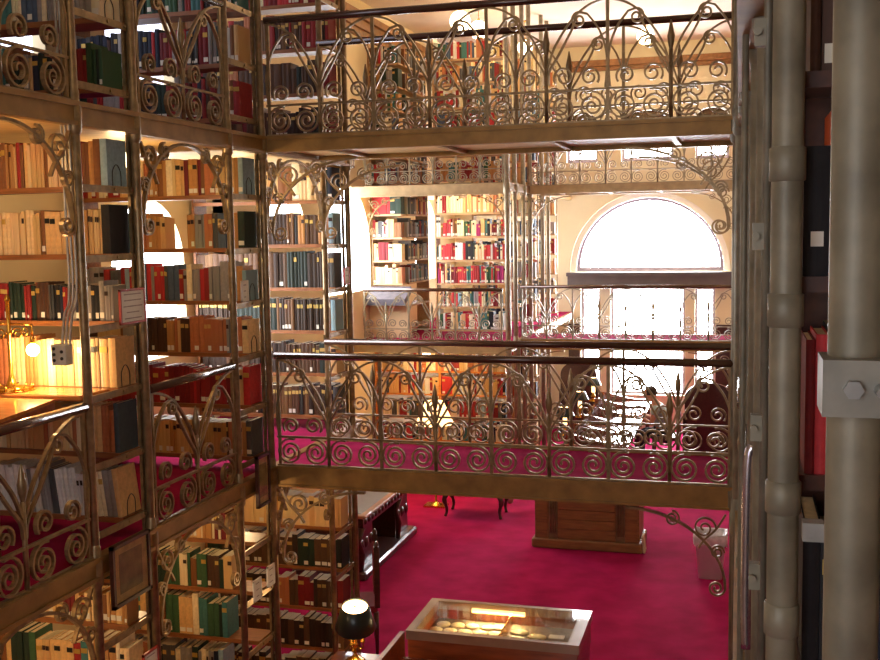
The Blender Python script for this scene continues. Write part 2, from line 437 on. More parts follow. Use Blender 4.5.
# ------------------------------------------------------------------ columns
def column(label, x, y, r=.03, m=IRON, z1=CEILZ, group=None, z0=0):
    c = thing('iron_column', label, 'column', (x, y, z0))
    MB().tube([(0, 0, 0), (0, 0, z1 - z0)], r, 14).build('shaft', m, c)
    for z in T:
        if z < z0: continue
        MB().lathe([(r*1.05, -.16), (r*1.5, -.14), (r*1.5, -.02), (r*1.2, 0), (r*1.2, .05), (r*1.02, .07)], 14, (0, 0, z - z0 if z > 0 else .17)).build('collar', m, c)
    return c
nms = ['nearest alcove edge', 'nearest alcove far edge', 'front corner of the nearest lamp-lit bookcase', 'back corner of the nearest lamp-lit bookcase',
       'front corner of the second left bookcase', 'left end of the near footbridges', 'front corner of the third left bookcase', 'back corner of the third left bookcase']
cl = {}
for y, n in zip(COLY, nms): cl[y] = column('bronze iron column at the %s' % n, XE + .02, y, .024)
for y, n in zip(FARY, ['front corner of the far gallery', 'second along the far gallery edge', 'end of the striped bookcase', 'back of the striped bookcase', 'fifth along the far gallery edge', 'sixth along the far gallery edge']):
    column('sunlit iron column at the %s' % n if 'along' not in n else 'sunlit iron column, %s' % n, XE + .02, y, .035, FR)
RC = [(1.42, .142, .034), (1.96, .079, .0275), (3.06, .068, .028), (3.60, .055, .026), (4.70, .038, .028), (5.25, .03, .028), (6.36, .0, .03), (6.92, -.018, .03), (8.0, .0, .03), (8.54, .0, .03), (10.2, .0, .03), (13.0, .0, .03), (16.2, -.02, .035)]
rn = ['big blurred iron pipe closest to the camera with bolted clamp', 'thick iron pipe with collars beside the dark book', 'slim iron pipe, third along the right edge', 'slim iron pipe, fourth along the right edge',
      'iron column, fifth along the right edge', 'iron column, sixth along the right edge', 'iron column, seventh along the right edge', 'iron column holding the right end of the near footbridges',
      'iron column just past the near footbridges on the right edge', 'iron column, tenth along the right edge', 'iron column, eleventh along the right edge', 'iron column, twelfth along the right edge', 'iron column holding the right end of the far footbridges']
pc = {}
for (y, x, r), n in zip(RC, rn):
    pc[y] = column(n, x, y, r, IRONPALE)
# extra sleeves the photo shows on the thick pipe
for z in (4.115, 3.86, 3.525, 3.30): MB().lathe([(.0275, -.03), (.031, -.028), (.031, .028), (.0275, .03)], 16, (0, 0, z)).build('sleeve', IRONPALE, pc[1.96])
# bolted clamp on the big pipe
P = pc[1.42]
m = MB().box(-.043, .043, -.06, .03, 3.775, 3.845); m.build('clamp', mat('dull_clamp', (132, 128, 116), .45, .5), P)
MB().lathe([(.012, 0), (.012, .012)], 6, M=Matrix.Translation((-.008, -.06, 3.81)) @ Matrix.Rotation(PI/2, 4, 'X')).lathe([(.007, 0), (.007, .03)], 10, M=Matrix.Translation((.022, -.06, 3.81)) @ Matrix.Rotation(PI/2, 4, 'X')).build('bolt', STEEL, P)
tag(MB().tube(cr([(.262, 1.40, 4.00), (.206, 1.38, 3.985), (.196, 1.37, 3.93), (.194, 1.37, 3.86), (.192, 1.37, 3.80)], 6), .004, 8).build('curved_rod', STEEL), 'thin curved metal rod hanging beside the closest pipe', 'rod')
# shelf bracket rods and conduits along the right edge
for i, (x, y, r, z0, z1) in enumerate([(.058, 2.55, .010, 2.4, 7.4), (.075, 2.7, .012, 2.4, 7.4), (.012, 3.3, .010, 0.1, 7.4), (.066, 2.2, .007, 2.4, 7.4)]):
    tag(MB().tube([(x, y, z0), (x, y, z1)], r, 10).build('conduit_pipe', IRONPALE),
        ['thin conduit pipe just left of the thick pipe', 'middle conduit pipe among the right pipes', 'hall-side conduit pipe nearest the bridge end', 'thin rod nearest the thick pipe'][i], 'pipe')
tag(MB().tube(cr([(.044, 3.2, 3.36), (.03, 3.2, 3.3), (.026, 3.2, 2.9), (.03, 3.2, 2.75)], 5), .016, 10).build('bright_pipe', mat('galvanised', (200, 196, 206), .22, .9)), 'bright silver pipe catching the window light among the right pipes', 'pipe')
for z in (3.64, 3.99, 3.36, 4.35):
    o = MB().box(-.012, .008, -.012, .012, -.024, .024).lathe([(.007, 0), (.007, .012)], 8, M=Matrix.Translation((-.006, -.012, 0)) @ Matrix.Rotation(PI/2, 4, 'X')).build('bracket_plate', IRONPALE, pc[1.96], (-.045, .05, z))
# conduits and junction box on the front column of the lamp-lit bookcase
cy = 4.70
t = thing('conduit_run', 'three grey cable conduits running up the lamp-lit bookcase column', 'conduit', (XE - .03, cy - .04, 2.4))
for dx in (0, .022, .044):
    MB().tube(cr([(dx, 0, 5.0), (dx, 0, 2.0), (dx, 0, 1.35), (dx - .03, -.005, 1.22), (dx - .05, -.005, 1.1), (dx - .05, -.005, 1.06)], 5), .007, 8).build('conduit', mat('grey_conduit', (176, 166, 150), .35, .5), t)
t = thing('junction_box', 'grey switch box with dark knockouts on the conduits', 'switch box', (XE - .085, cy - .05, 3.36))
MB().bbox(-.045, .045, -.03, .03, 0, .105, .004).build('housing', mat('box_grey', (190, 186, 172), .4, .1), t)
for dx, dz in ((-.025, .025), (-.025, .055), (-.025, .085), (.02, .035), (.02, .07)):
    MB().lathe([(.009, 0), (.009, .004)], 10, M=Matrix.Translation((dx, -.029, dz)) @ Matrix.Rotation(PI/2, 4, 'X')).build('knockout', BLACK, t)

# ------------------------------------------------------------------ spandrel brackets
def bracket_root(label, loc, rz, w=.5, h=.5, m=IRON):
    r = thing('arch_bracket', label, 'bracket', loc, rz)
    arc = [(.02 + w*(1 - math.cos(PI/2*i/14)), -h + h*.97*math.sin(PI/2*i/14)) for i in range(15)]
    MB().strap(arc, .016, .026).build('arc_bar', m, r)
    MB().strap(spiral(.075, -h, .055, .012, PI, 1.6, 1), .012, .026).build('end_curl', m, r)
    for cx, cz, rr, a, s in ((.12, -.12, .075, PI, -1), (.055, -.27, .045, PI, -1), (.28, -.07, .05, PI/2, 1)):
        MB().strap(spiral(cx*w/.5, cz*h/.5, rr, .012, a, 1.7, s), .011, .024).build('scroll', m, r)
    MB().strap(cr([(.02, -.03), (.08, -.13), (.15, -.2), (.19, -.26)], 5), .012, .022).build('cross_bar', m, r)
    return r
def brackets():
    first = {}
    lev = [(T[1] - .115, 'beneath the lower left gallery'), (T[2] - .115, 'beneath the upper left gallery'), (CEILZ - .3, 'near the ceiling')]
    for z, n in lev:
        for y, rz, nn in ((3.6, PI/2, 'near side of first arch'), (4.70, -PI/2, 'far side of first arch'), (5.25, PI/2, 'near side of second arch'), (6.36, -PI/2, 'far side of second arch'), (6.88, PI/2, 'near side of third arch'), (8.0, -PI/2, 'far side of third arch')):
            lab = 'scrolled iron bracket %s, %s' % (n, nn)
            yy = y + (.03 if rz > 0 else -.03)
            if 's' not in first: first['s'] = bracket_root(lab, (XE + .02, yy, z), rz)
            else: dup(first['s'], (XE + .02, yy, z), rz, lab)
    for y0, z, n in ((6.92, T[1] - .15, 'near lower footbridge'), (6.92, T[2] - .15, 'near upper footbridge'), (7.88, T[2] - .15, 'back beam of the near upper footbridge'), (16.62, T[2] - .15, 'far upper footbridge'), (15.78, T[1] - .15, 'far lower footbridge')):
        for x, rz, s in ((XE + .05, 0, 'left'), (-.05, PI, 'right')):
            lab = 'scrolled iron bracket under the %s end of the %s' % (s, n)
            if 'b' not in first: first['b'] = bracket_root(lab, (x, y0, z), rz, .64, .52)
            else: dup(first['b'], (x, y0, z), rz, lab)
    for x, rz, s in ((-5.4, 0, 'left'), (XE - .02, PI, 'right')):
        for z, n in ((T[2] - .16, 'upper'),):
            dup(first['s'], (x, 15.16, z), rz, 'scrolled bracket under the far %s gallery, %s end' % (n, s))
brackets()
# ------------------------------------------------------------------ bookcases
SH = [.05, .41, .77, 1.13, 1.49, 1.85]
SU = [.12, .483, .846, 1.21, 1.575, 1.94]
CASES = []
def bookcase(label, loc, rz, L, D, zs, sgn=-1, wood=WOOD, bars=None, top=None, sides=True, thick=.022, mid=None, phrase=None, group=None, back=False):
    r = thing('bookcase', label, 'bookcase', loc, rz, group)
    x0, x1 = (-L, 0) if sgn < 0 else (0, L)
    for z in zs:
        MB().box(x0, x1, 0, D, z - thick, z).box(x0, x1, -.004, .01, z - thick - .006, z + .001).build('shelf', wood, r)
    far = x0 if sgn < 0 else x1
    zt = top or zs[-1] + .38
    MB().box(far - .012, far + .012, 0, D, 0, zt).build('side_panel', wood, r)
    if sides:
        MB().box(-.008, .008, D - .03, D, 0, zt).build('upright', IRON, r)
    if bars:
        for z in zs:
            m = MB().box(.012, .022, bars[0], bars[1], z - .04, z - .002)
            for y in (bars[0] + .05, 0.02, bars[1] - .06): m.lathe([(.010, 0), (.010, .008)], 8, M=Matrix.Translation((.022, y, z - .02)) @ Matrix.Rotation(PI/2, 4, 'Y'))
            m.build('end_bracket', IRON, r)
    if top: MB().box(x0 - .02, x1 + .02, -.02, D + .01, top, top + .04).build('top_board', wood, r)
    if back: MB().box(x0, x1, D + .001, D + .015, 0, zt).build('back_panel', wood, r)
    if mid is not None: MB().box(mid - .02, mid + .02, 0, D, 0, zt).build('divider', wood, r)
    return r

C = lambda r, g, b, w: ((r, g, b), w)
TAN, PTAN, LBR = C(222, 178, 118, 'tan'), C(236, 204, 150, 'pale tan'), C(190, 136, 78, 'light brown')
BRN, DBR, ORG = C(132, 84, 48, 'brown'), C(82, 54, 38, 'dark brown'), C(188, 116, 74, 'orange')
RED, DRED, BRED = C(152, 42, 40, 'red'), C(118, 26, 30, 'dark red'), C(192, 52, 54, 'bright red')
GRN, DGRN, TEAL = C(58, 92, 62, 'green'), C(36, 52, 42, 'dark green'), C(66, 116, 112, 'teal')
BLU, NAVY, PBLU = C(76, 92, 112, 'blue'), C(34, 40, 58, 'navy'), C(150, 178, 190, 'pale blue')
GRY, DGRY, BLK = C(150, 144, 138, 'grey'), C(84, 82, 80, 'dark grey'), C(34, 32, 34, 'black')
CRM, WHT, MAG = C(238, 220, 180, 'cream'), C(226, 222, 214, 'white'), C(160, 40, 100, 'magenta')
P_TAN = [TAN]*6 + [PTAN]*5 + [LBR]*3 + [RED, DRED, BRN, CRM]
P_PALE = [PTAN]*5 + [CRM]*4 + [TAN]*3 + [ORG, LBR]
P_ORB = [LBR]*5 + [TAN]*5 + [ORG]*3 + [BRN] + [CRM, PTAN]
P_DMIX = [BLK]*3 + [NAVY]*3 + [DGRN]*3 + [GRY]*3 + [RED, BRED, WHT, DBR, DGRY]
P_LEAN = [WHT]*6 + [GRY]*4 + [BLK] + [NAVY, CRM, DGRY]  # extra whites lighten the dim bottom row in place of light
P_REDS = [RED]*5 + [BRED]*4 + [DRED]*3 + [DBR, DGRY]
P_BRNS = [BRN]*5 + [DBR]*4 + [LBR]*3 + [ORG, TAN, DGRY]
P_DARKB = [C(58, 40, 28, 'dark brown')]*6 + [C(88, 60, 38, 'brown')]*5 + [C(116, 82, 48, 'light brown')]*2 + [C(56, 54, 50, 'dark grey'), C(34, 44, 36, 'dark green')]  # third-range browns darkened, backlit shade put into the binding colours
P_MIX = [RED, BRED, TAN, CRM, GRN, BLU, GRY, DGRN, TEAL, LBR, ORG, DRED, WHT, BRN, DGRY]
P_GMIX = [GRN]*3 + [DGRN]*3 + [CRM]*2 + [TEAL]*2 + [TAN]*2 + [RED, NAVY, GRY, BRN]
P_COOL = [GRY]*4 + [DGRY]*3 + [BLU]*2 + [TEAL, CRM, ORG, RED, NAVY, PBLU]
P_BRIGHT = [BRED]*4 + [RED]*3 + [CRM]*4 + [WHT]*3 + [TAN]*2 + [BLU, GRN, TEAL, MAG, DRED, BLK]
P_CREAM = [CRM]*5 + [PTAN]*5 + [ORG]*2 + [TAN]*3 + [RED]

BOOKS = []
def fill(case, phrase, loc, rz, L, D, zs, rows, sgn=-1, floor_z=0, group=None):
    cs, sn = math.cos(rz), math.sin(rz)
    nrow = len(zs)
    for k, z in enumerate(zs):
        row = rows[k % len(rows)]
        if not row: continue
        pal, hm, hs, tm = row[:4]
        opt = row[4] if len(row) > 4 else {}
        lean = opt.get('lean', 0); x = opt.get('start', .012); n = 0; last = opt.get('end')
        runlen = 0; runc = None
        stop = L * opt.get('fill', 1) - .03
        gap = opt.get('gap')
        while x < stop:
            if gap and gap[0] < x < gap[1]: x = gap[1]
            n += 1
            if runlen <= 0:
                runlen = rnd.choice([1, 1, 1, 2, 2, 3, opt.get('run', 1)]); runc = rnd.choice(pal); rh = rnd.gauss(hm, hs); rt = max(.013, rnd.gauss(tm, tm*.28))
            runlen -= 1
            col, word = runc
            t = rt * rnd.uniform(.93, 1.07); h = min(max(.13, rh + rnd.uniform(-.004, .004)), .325)
            if n <= len(last or []):
                (col, word), t, h = last[n-1]
            d = min(D - .015, max(.12, h * rnd.uniform(.62, .72)))
            if n == 1 and last: d = min(D - .012, .19)
            le = lean
            step = (t / math.cos(le) if le else t) + .0012
            cx = x + step / 2 + (h*math.tan(abs(le))*0)
            x += step
            lx = sgn * cx
            yo = rnd.uniform(.002, .014) if not (n == 1 and last) else .004
            wx = loc[0] + lx*cs - yo*sn; wy = loc[1] + lx*sn + yo*cs
            BOOKS.append(dict(p=(wx, wy, loc[2] + z), rz=rz, t=t, h=h, d=d, col=col, word=word, n=n, k=nrow - k, case=phrase, le=le, sgn=sgn, group=group or case,
                              tagc=rnd.random() < opt.get('tags', .2), band=rnd.random() < opt.get('bands', .3)))
        # last leaning book would pass the end: nothing to do, rows end short of the panel
def bc(case, phrase, label, loc, rz, L, D, zs, rows, sgn=-1, **kw):
    bookcase(label, loc, rz, L, D, zs, sgn, **kw)
    fill(case, phrase, loc, rz, L, D, zs, rows, sgn)

xe = XE - .012
BAR = (-.33, .24)
# -- nearest range, three tiers
bc('books in the nearest lower-floor bookcase', 'nearest hall-floor bookcase', 'nearest hall-floor bookcase under the lower left gallery', (xe, 5.03, T[0]), 0, 1.34, .22, SH,
   [(P_MIX, .23, .02, .03), (P_MIX, .24, .02, .03), (P_MIX, .24, .02, .03), (P_MIX, .25, .02, .032), (P_GMIX + P_TAN, .25, .02, .033, {'tags': .3}), (P_TAN, .17, .015, .024, {'tags': .6})], bars=BAR)
bc('books in the lamp-lit bookcase', 'lamp-lit bookcase', 'lamp-lit bookcase of tan books on the lower left gallery', (xe, 5.03, T[1]), 0, 1.34, .22, SU,
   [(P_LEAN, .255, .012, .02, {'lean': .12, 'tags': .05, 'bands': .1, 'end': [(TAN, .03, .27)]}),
    (P_PALE + [TAN]*4 + [ORG]*3, .25, .015, .026, {'tags': .05, 'bands': .2, 'end': [(C(62, 74, 80, 'slate grey'), .03, .275)]}),  # paler bindings stand in for hall light missing under the counter
    (P_PALE, .265, .012, .03, {'tags': .02, 'bands': .15, 'end': [(TAN, .045, .27)]}),
    (P_DMIX, .19, .015, .02, {'tags': .5, 'bands': .3}),
    (P_TAN, .235, .008, .0205, {'tags': .02, 'bands': .2, 'end': [(BLK, .05, .265)], 'run': 5}),
    (P_TAN, .24, .01, .0215, {'tags': .02, 'bands': .2, 'end': [(PBLU, .04, .25), (BRN, .04, .25), (LBR, .03, .24)], 'run': 4})], bars=BAR)
bc('books in the nearest upper-gallery bookcase', 'nearest upper-gallery bookcase', 'nearest bookcase on the upper left gallery', (xe, 5.03, T[2]), 0, 1.34, .22, SU,
   [(P_GMIX, .20, .02, .03, {'end': [(GRN, .02, .2), (DGRN, .02, .2), (GRN, .02, .2)]}),
    (P_COOL + [CRM]*5, .25, .015, .026, {'end': [(CRM, .05, .27), (GRY, .04, .25)]}),
    (P_MIX, .25, .02, .028, {'end': [(PTAN, .05, .28)]}), (P_MIX, .25, .02, .028), (P_MIX, .25, .02, .028), (P_MIX, .25, .02, .028)], bars=BAR)
# -- second range
bc('books in the second hall-floor bookcase', 'second hall-floor bookcase', 'second hall-floor bookcase of green and cream books under the lower gallery', (xe, 6.65, T[0]), 0, 1.3, .22, SH,
   [(P_GMIX, .23, .02, .034, {'start': .02}), (P_GMIX + [TEAL]*5, .26, .012, .034, {'start': .02, 'tags': .5}), (P_COOL + P_GMIX, .25, .012, .034, {'start': .3, 'tags': .6}),
    (P_GMIX + [GRN]*4 + [TEAL]*3, .26, .02, .036, {'start': .25, 'tags': .4}), (P_GMIX + [GRN, DGRN, DBR], .23, .02, .032, {'start': .2}), (P_TAN + [CRM]*4, .19, .02, .03, {'start': .2})], bars=BAR)
bc('books in the second lower-gallery bookcase', 'second lower-gallery bookcase', 'second lower-gallery bookcase, with daylight showing over its books', (xe, 6.65, T[1]), 0, 1.3, .22, SU,
   [(P_BRNS + [LBR]*6 + [TAN]*3, .24, .012, .026, {'end': [(DGRY, .04, .25), (LBR, .03, .24), (TAN, .03, .24)], 'run': 4}),  # lighter browns added in place of light on this bottom row
    (P_REDS, .25, .012, .034, {'end': [(BRED, .05, .27), (TAN, .03, .25), (TAN, .03, .25), (LBR, .03, .25)], 'run': 4}),
    (P_BRNS + [GRY]*5, .245, .012, .028, {'end': [(PTAN, .045, .23), (ORG, .04, .25), (TAN, .03, .24)], 'tags': .5, 'run': 6}),
    (P_COOL + [RED]*3 + [BRED]*3, .24, .02, .034, {'end': [(PBLU, .03, .21), (LBR, .045, .24), (PBLU, .02, .2)], 'tags': .4}),
    (P_ORB + P_COOL, .235, .01, .026, {'end': [(DGRN, .05, .25), (LBR, .03, .24), (TAN, .03, .24)], 'tags': .2, 'gap': (.43, .62)}),
    (P_ORB + [RED, DRED, RED], .25, .01, .03, {'end': [(PBLU, .035, .25), (LBR, .03, .25), (TAN, .035, .25)], 'tags': .4})], bars=BAR)
bc('books in the second upper-gallery bookcase', 'second upper-gallery bookcase', 'second upper-gallery bookcase of dark and red books', (xe, 6.65, T[2]), 0, 1.3, .22, SU,
   [(P_DMIX + P_REDS, .25, .02, .03, {'tags': .6, 'end': [(RED, .05, .24), (BRN, .04, .25), (ORG, .03, .25)]}), (P_DMIX + [DRED]*3, .25, .015, .028, {'tags': .7, 'end': [(TAN, .03, .25), (BRN, .03, .25)]}),
    (P_DMIX + P_MIX, .25, .015, .028), (P_MIX, .25, .015, .028), (P_MIX, .25, .015, .028), (P_MIX, .25, .015, .028)], bars=BAR)
# -- third range
bc('books in the third hall-floor bookcase', 'third hall-floor bookcase', 'third hall-floor bookcase behind the brass desk lamp', (xe, 8.3, T[0]), 0, 1.3, .22, SH,
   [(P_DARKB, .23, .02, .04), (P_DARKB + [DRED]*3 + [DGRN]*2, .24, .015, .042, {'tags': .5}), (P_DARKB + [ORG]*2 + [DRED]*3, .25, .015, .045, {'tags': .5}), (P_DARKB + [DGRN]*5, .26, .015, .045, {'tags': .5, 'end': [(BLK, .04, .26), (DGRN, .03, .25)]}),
    (P_TAN + [ORG]*3, .26, .015, .035, {'tags': .2}), (P_TAN, .24, .02, .03)], bars=BAR)
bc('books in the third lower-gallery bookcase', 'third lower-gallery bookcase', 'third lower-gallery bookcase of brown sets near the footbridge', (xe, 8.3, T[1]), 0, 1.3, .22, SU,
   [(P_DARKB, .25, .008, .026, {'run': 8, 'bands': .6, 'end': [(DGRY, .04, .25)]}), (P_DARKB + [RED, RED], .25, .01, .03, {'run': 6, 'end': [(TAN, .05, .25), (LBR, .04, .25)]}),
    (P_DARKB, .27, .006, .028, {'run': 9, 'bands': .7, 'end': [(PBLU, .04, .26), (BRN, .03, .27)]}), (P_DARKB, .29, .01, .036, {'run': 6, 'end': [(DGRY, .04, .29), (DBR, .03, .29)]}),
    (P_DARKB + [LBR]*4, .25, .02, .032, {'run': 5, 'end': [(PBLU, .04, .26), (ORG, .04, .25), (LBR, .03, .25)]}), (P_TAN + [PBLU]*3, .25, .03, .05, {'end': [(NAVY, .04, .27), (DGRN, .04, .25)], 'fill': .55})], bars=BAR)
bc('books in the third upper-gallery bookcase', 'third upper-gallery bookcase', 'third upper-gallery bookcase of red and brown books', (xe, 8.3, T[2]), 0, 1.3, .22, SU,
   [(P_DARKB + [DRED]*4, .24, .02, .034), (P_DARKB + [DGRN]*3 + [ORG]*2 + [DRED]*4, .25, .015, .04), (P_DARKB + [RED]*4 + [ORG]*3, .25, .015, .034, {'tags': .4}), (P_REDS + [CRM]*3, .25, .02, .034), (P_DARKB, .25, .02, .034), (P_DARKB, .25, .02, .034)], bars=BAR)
# -- bay beyond: wall case with a return, and the striped case
IVW = mat('sunlit_tint_shelf_wood', (176, 138, 96), .5, 0, .2, 6, stretch=(1, 9, 9))  # shelf wood paled, the light on the far shelves put into its colour
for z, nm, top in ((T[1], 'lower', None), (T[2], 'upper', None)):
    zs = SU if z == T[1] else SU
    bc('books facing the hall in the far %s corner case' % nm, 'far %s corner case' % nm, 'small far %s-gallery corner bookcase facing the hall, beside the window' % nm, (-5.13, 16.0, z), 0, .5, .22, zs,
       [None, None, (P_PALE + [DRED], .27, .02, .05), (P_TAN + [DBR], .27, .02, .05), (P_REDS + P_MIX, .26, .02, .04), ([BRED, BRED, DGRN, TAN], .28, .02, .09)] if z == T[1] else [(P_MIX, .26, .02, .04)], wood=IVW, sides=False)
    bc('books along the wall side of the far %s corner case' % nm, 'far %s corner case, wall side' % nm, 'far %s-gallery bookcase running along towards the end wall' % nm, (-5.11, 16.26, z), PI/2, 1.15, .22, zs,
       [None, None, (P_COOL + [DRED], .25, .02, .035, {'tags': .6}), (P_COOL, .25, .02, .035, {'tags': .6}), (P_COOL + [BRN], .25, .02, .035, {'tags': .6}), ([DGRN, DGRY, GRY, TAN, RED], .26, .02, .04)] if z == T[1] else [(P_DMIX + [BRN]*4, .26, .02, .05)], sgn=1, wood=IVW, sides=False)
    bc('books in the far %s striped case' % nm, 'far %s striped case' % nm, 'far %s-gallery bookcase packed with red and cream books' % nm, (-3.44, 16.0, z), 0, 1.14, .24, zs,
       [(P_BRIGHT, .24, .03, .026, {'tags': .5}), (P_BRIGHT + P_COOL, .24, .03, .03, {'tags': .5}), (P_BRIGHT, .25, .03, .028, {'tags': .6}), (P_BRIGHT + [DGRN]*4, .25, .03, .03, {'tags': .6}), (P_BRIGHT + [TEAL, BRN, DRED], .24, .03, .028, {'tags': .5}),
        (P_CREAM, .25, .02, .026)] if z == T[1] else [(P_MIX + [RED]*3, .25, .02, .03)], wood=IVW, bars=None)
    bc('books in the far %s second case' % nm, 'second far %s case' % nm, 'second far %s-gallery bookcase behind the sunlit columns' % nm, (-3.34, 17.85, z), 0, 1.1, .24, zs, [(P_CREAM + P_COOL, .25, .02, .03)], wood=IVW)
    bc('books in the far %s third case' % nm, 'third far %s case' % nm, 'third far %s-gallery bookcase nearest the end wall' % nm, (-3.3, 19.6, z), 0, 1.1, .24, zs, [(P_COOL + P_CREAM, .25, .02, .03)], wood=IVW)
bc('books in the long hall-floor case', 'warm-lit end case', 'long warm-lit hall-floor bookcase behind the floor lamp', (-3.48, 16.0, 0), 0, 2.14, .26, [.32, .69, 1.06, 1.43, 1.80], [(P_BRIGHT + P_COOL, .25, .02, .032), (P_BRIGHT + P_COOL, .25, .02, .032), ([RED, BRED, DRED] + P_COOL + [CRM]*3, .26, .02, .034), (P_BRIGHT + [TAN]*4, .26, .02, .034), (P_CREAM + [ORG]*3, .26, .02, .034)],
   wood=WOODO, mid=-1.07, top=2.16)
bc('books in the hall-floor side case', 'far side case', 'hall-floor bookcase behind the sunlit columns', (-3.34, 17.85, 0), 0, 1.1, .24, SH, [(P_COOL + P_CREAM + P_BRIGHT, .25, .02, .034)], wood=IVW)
# -- right-hand case, close to the camera
bc('books behind the thick right pipe', 'case behind thick right pipe', 'dim bookcase behind the thick right pipe', (.106, 2.03, T[1]), 0, 1.3, .22, SU,
   [(P_DMIX, .25, .01, .03), (P_DMIX, .25, .01, .03), ([BLK, DBR, NAVY], .25, .01, .034, {'end': [(BLK, .03, .28)]}),
    (P_DMIX + [DRED]*4, .27, .01, .03, {'end': [(DRED, .016, .25), (BRED, .024, .26)]}), ([BLK, DGRN, DBR], .24, .01, .04, {'start': .004, 'end': [(BLK, .046, .235), (C(226, 96, 34, 'orange-red'), .014, .30)]}), (P_BRNS, .25, .01, .03)], sgn=1, wood=WOODD, back=True)

# ------------------------------------------------------------------ the camera, used here to rank the books by size in view
CAMP = Vector((0, 0, 4.01)); YAW, PIT, ROL, FPX = .276, .0935, -.017, 1060.03
fwd = Vector((-math.sin(YAW)*math.cos(PIT), math.cos(YAW)*math.cos(PIT), -math.sin(PIT)))
rgt = Vector((math.cos(YAW), math.sin(YAW), 0)); upv = rgt.cross(fwd)
r2 = rgt*math.cos(ROL) + upv*math.sin(ROL); u2 = -rgt*math.sin(ROL) + upv*math.cos(ROL)
cam = bpy.data.cameras.new('camera'); camo = bpy.data.objects.new('camera', cam); COL.objects.link(camo)
M = Matrix((r2, u2, -fwd)).transposed().to_4x4(); M.translation = CAMP
camo.matrix_world = M
cam.sensor_width = 36; cam.lens = 36 * FPX / 880; cam.clip_start = .05; cam.clip_end = 100
SC.camera = camo
def px(p):
    v = Vector(p) - CAMP; d = v.dot(fwd)
    return (440 + FPX*v.dot(r2)/d, 330 - FPX*v.dot(u2)/d, d) if d > .1 else (-999, -999, 1)

BM_ = {}
def bookmat(rgb):
    if rgb not in BM_: BM_[rgb] = mat('cloth_%02x%02x%02x' % rgb, rgb, .62, 0, .14, 40, spec=.3)
    return BM_[rgb]
def book_meshes(t, d, h, col):
    c = MB(); b = min(.0028, t*.16)
    # two boards, a rounded spine
    c.box(-t/2, -t/2 + b, .004, d, 0, h).box(t/2 - b, t/2, .004, d, 0, h)
    n = 6; outer = [(-t/2 + t*i/n, .004 - .004*math.sin(PI*i/n)) for i in range(n + 1)]
    inner = [(p[0]*.92, p[1] + .004) for p in reversed(outer)]
    c.prism(outer + inner, 0, h, plane='xy')
    pg = MB(); pg.box(-t/2 + b, t/2 - b, .006, d - .004, .003, h - .004)
    return c.mesh('book', bookmat(col)), pg.mesh('page_block', PAPER)
ORD = ['zeroth', 'first', 'second', 'third', 'fourth', 'fifth', 'sixth', 'seventh', 'eighth', 'ninth', 'tenth', 'eleventh', 'twelfth', 'thirteenth', 'fourteenth', 'fifteenth', 'sixteenth', 'seventeenth', 'eighteenth', 'nineteenth', 'twentieth']
def ordw(n):
    if n <= 20: return ORD[n]
    return ('twenty-' if n < 30 else 'thirty-' if n < 40 else 'forty-') + ORD[n % 10] if n % 10 else {30: 'thirtieth', 40: 'fortieth', 50: 'fiftieth'}[n]
OCC = [(262, 340, 735, 367), (262, 462, 735, 500), (262, 122, 735, 150), (735, 0, 802, 660), (829, 0, 880, 660), (0, 392, 78, 432)]
def weight(b):
    z = b['p'][2] + b['h']/2
    x, y, d = px((b['p'][0], b['p'][1], z))
    if not (-2 < x < 880 and -8 < y < 668): return 0
    w = b['t']*b['h']*(FPX/d)**2
    for a, c, e, f in OCC:
        if a < x < e and c < y < f: w *= .05
    return w
for b in BOOKS: b['w'] = weight(b)
BOOKS.sort(key=lambda b: -b['w'])
NIND = 300
OCCUP = set()
for b in BOOKS[:NIND]:
    cm, pm = book_meshes(b['t'], b['d'], b['h'], b['col'])
    o = link('book', cm, None, b['p'], b['rz'])
    if b['le']:
        o.rotation_euler = (0, -b['le']*1.0, 0)
        o.location.z += 0.0 + math.sin(b['le'])*b['t']/2
    size = 'tall' if b['h'] > .262 else 'short' if b['h'] < .2 else 'thick' if b['t'] > .036 else 'slim' if b['t'] < .018 else ''
    lab = ' '.join(('%s %s book, %s from hall end, %s shelf down, %s' % (size, b['word'], ordw(b['n']), ordw(b['k']), b['case'])).split())
    tag(o, lab, 'book', b['group'])
    link('page_block', pm, o)
    t, h = b['t'], b['h']
    if b['band'] and not (b['case'].startswith('case behind') and b['n'] == 1):
        m = MB(); m.box(-t*.42, t*.42, -.0016, .002, h*.72, h*.84)
        m.build('title_label', GILT if rnd.random() < .5 else BLACK if sum(b['col']) > 380 else GILT, o)
    if b['case'].startswith('case behind') and b['n'] == 1 and b['k'] == 2:
        MB().box(-.010, .012, -.0015, .002, .055, .082).build('pale_label', LABELM, o)
        continue
    if b['tagc']:
        MB().box(-t*.4, t*.4, -.0018, .002, .018, .018 + min(.03, t*1.3)).build('call_number_label', LABELM, o)

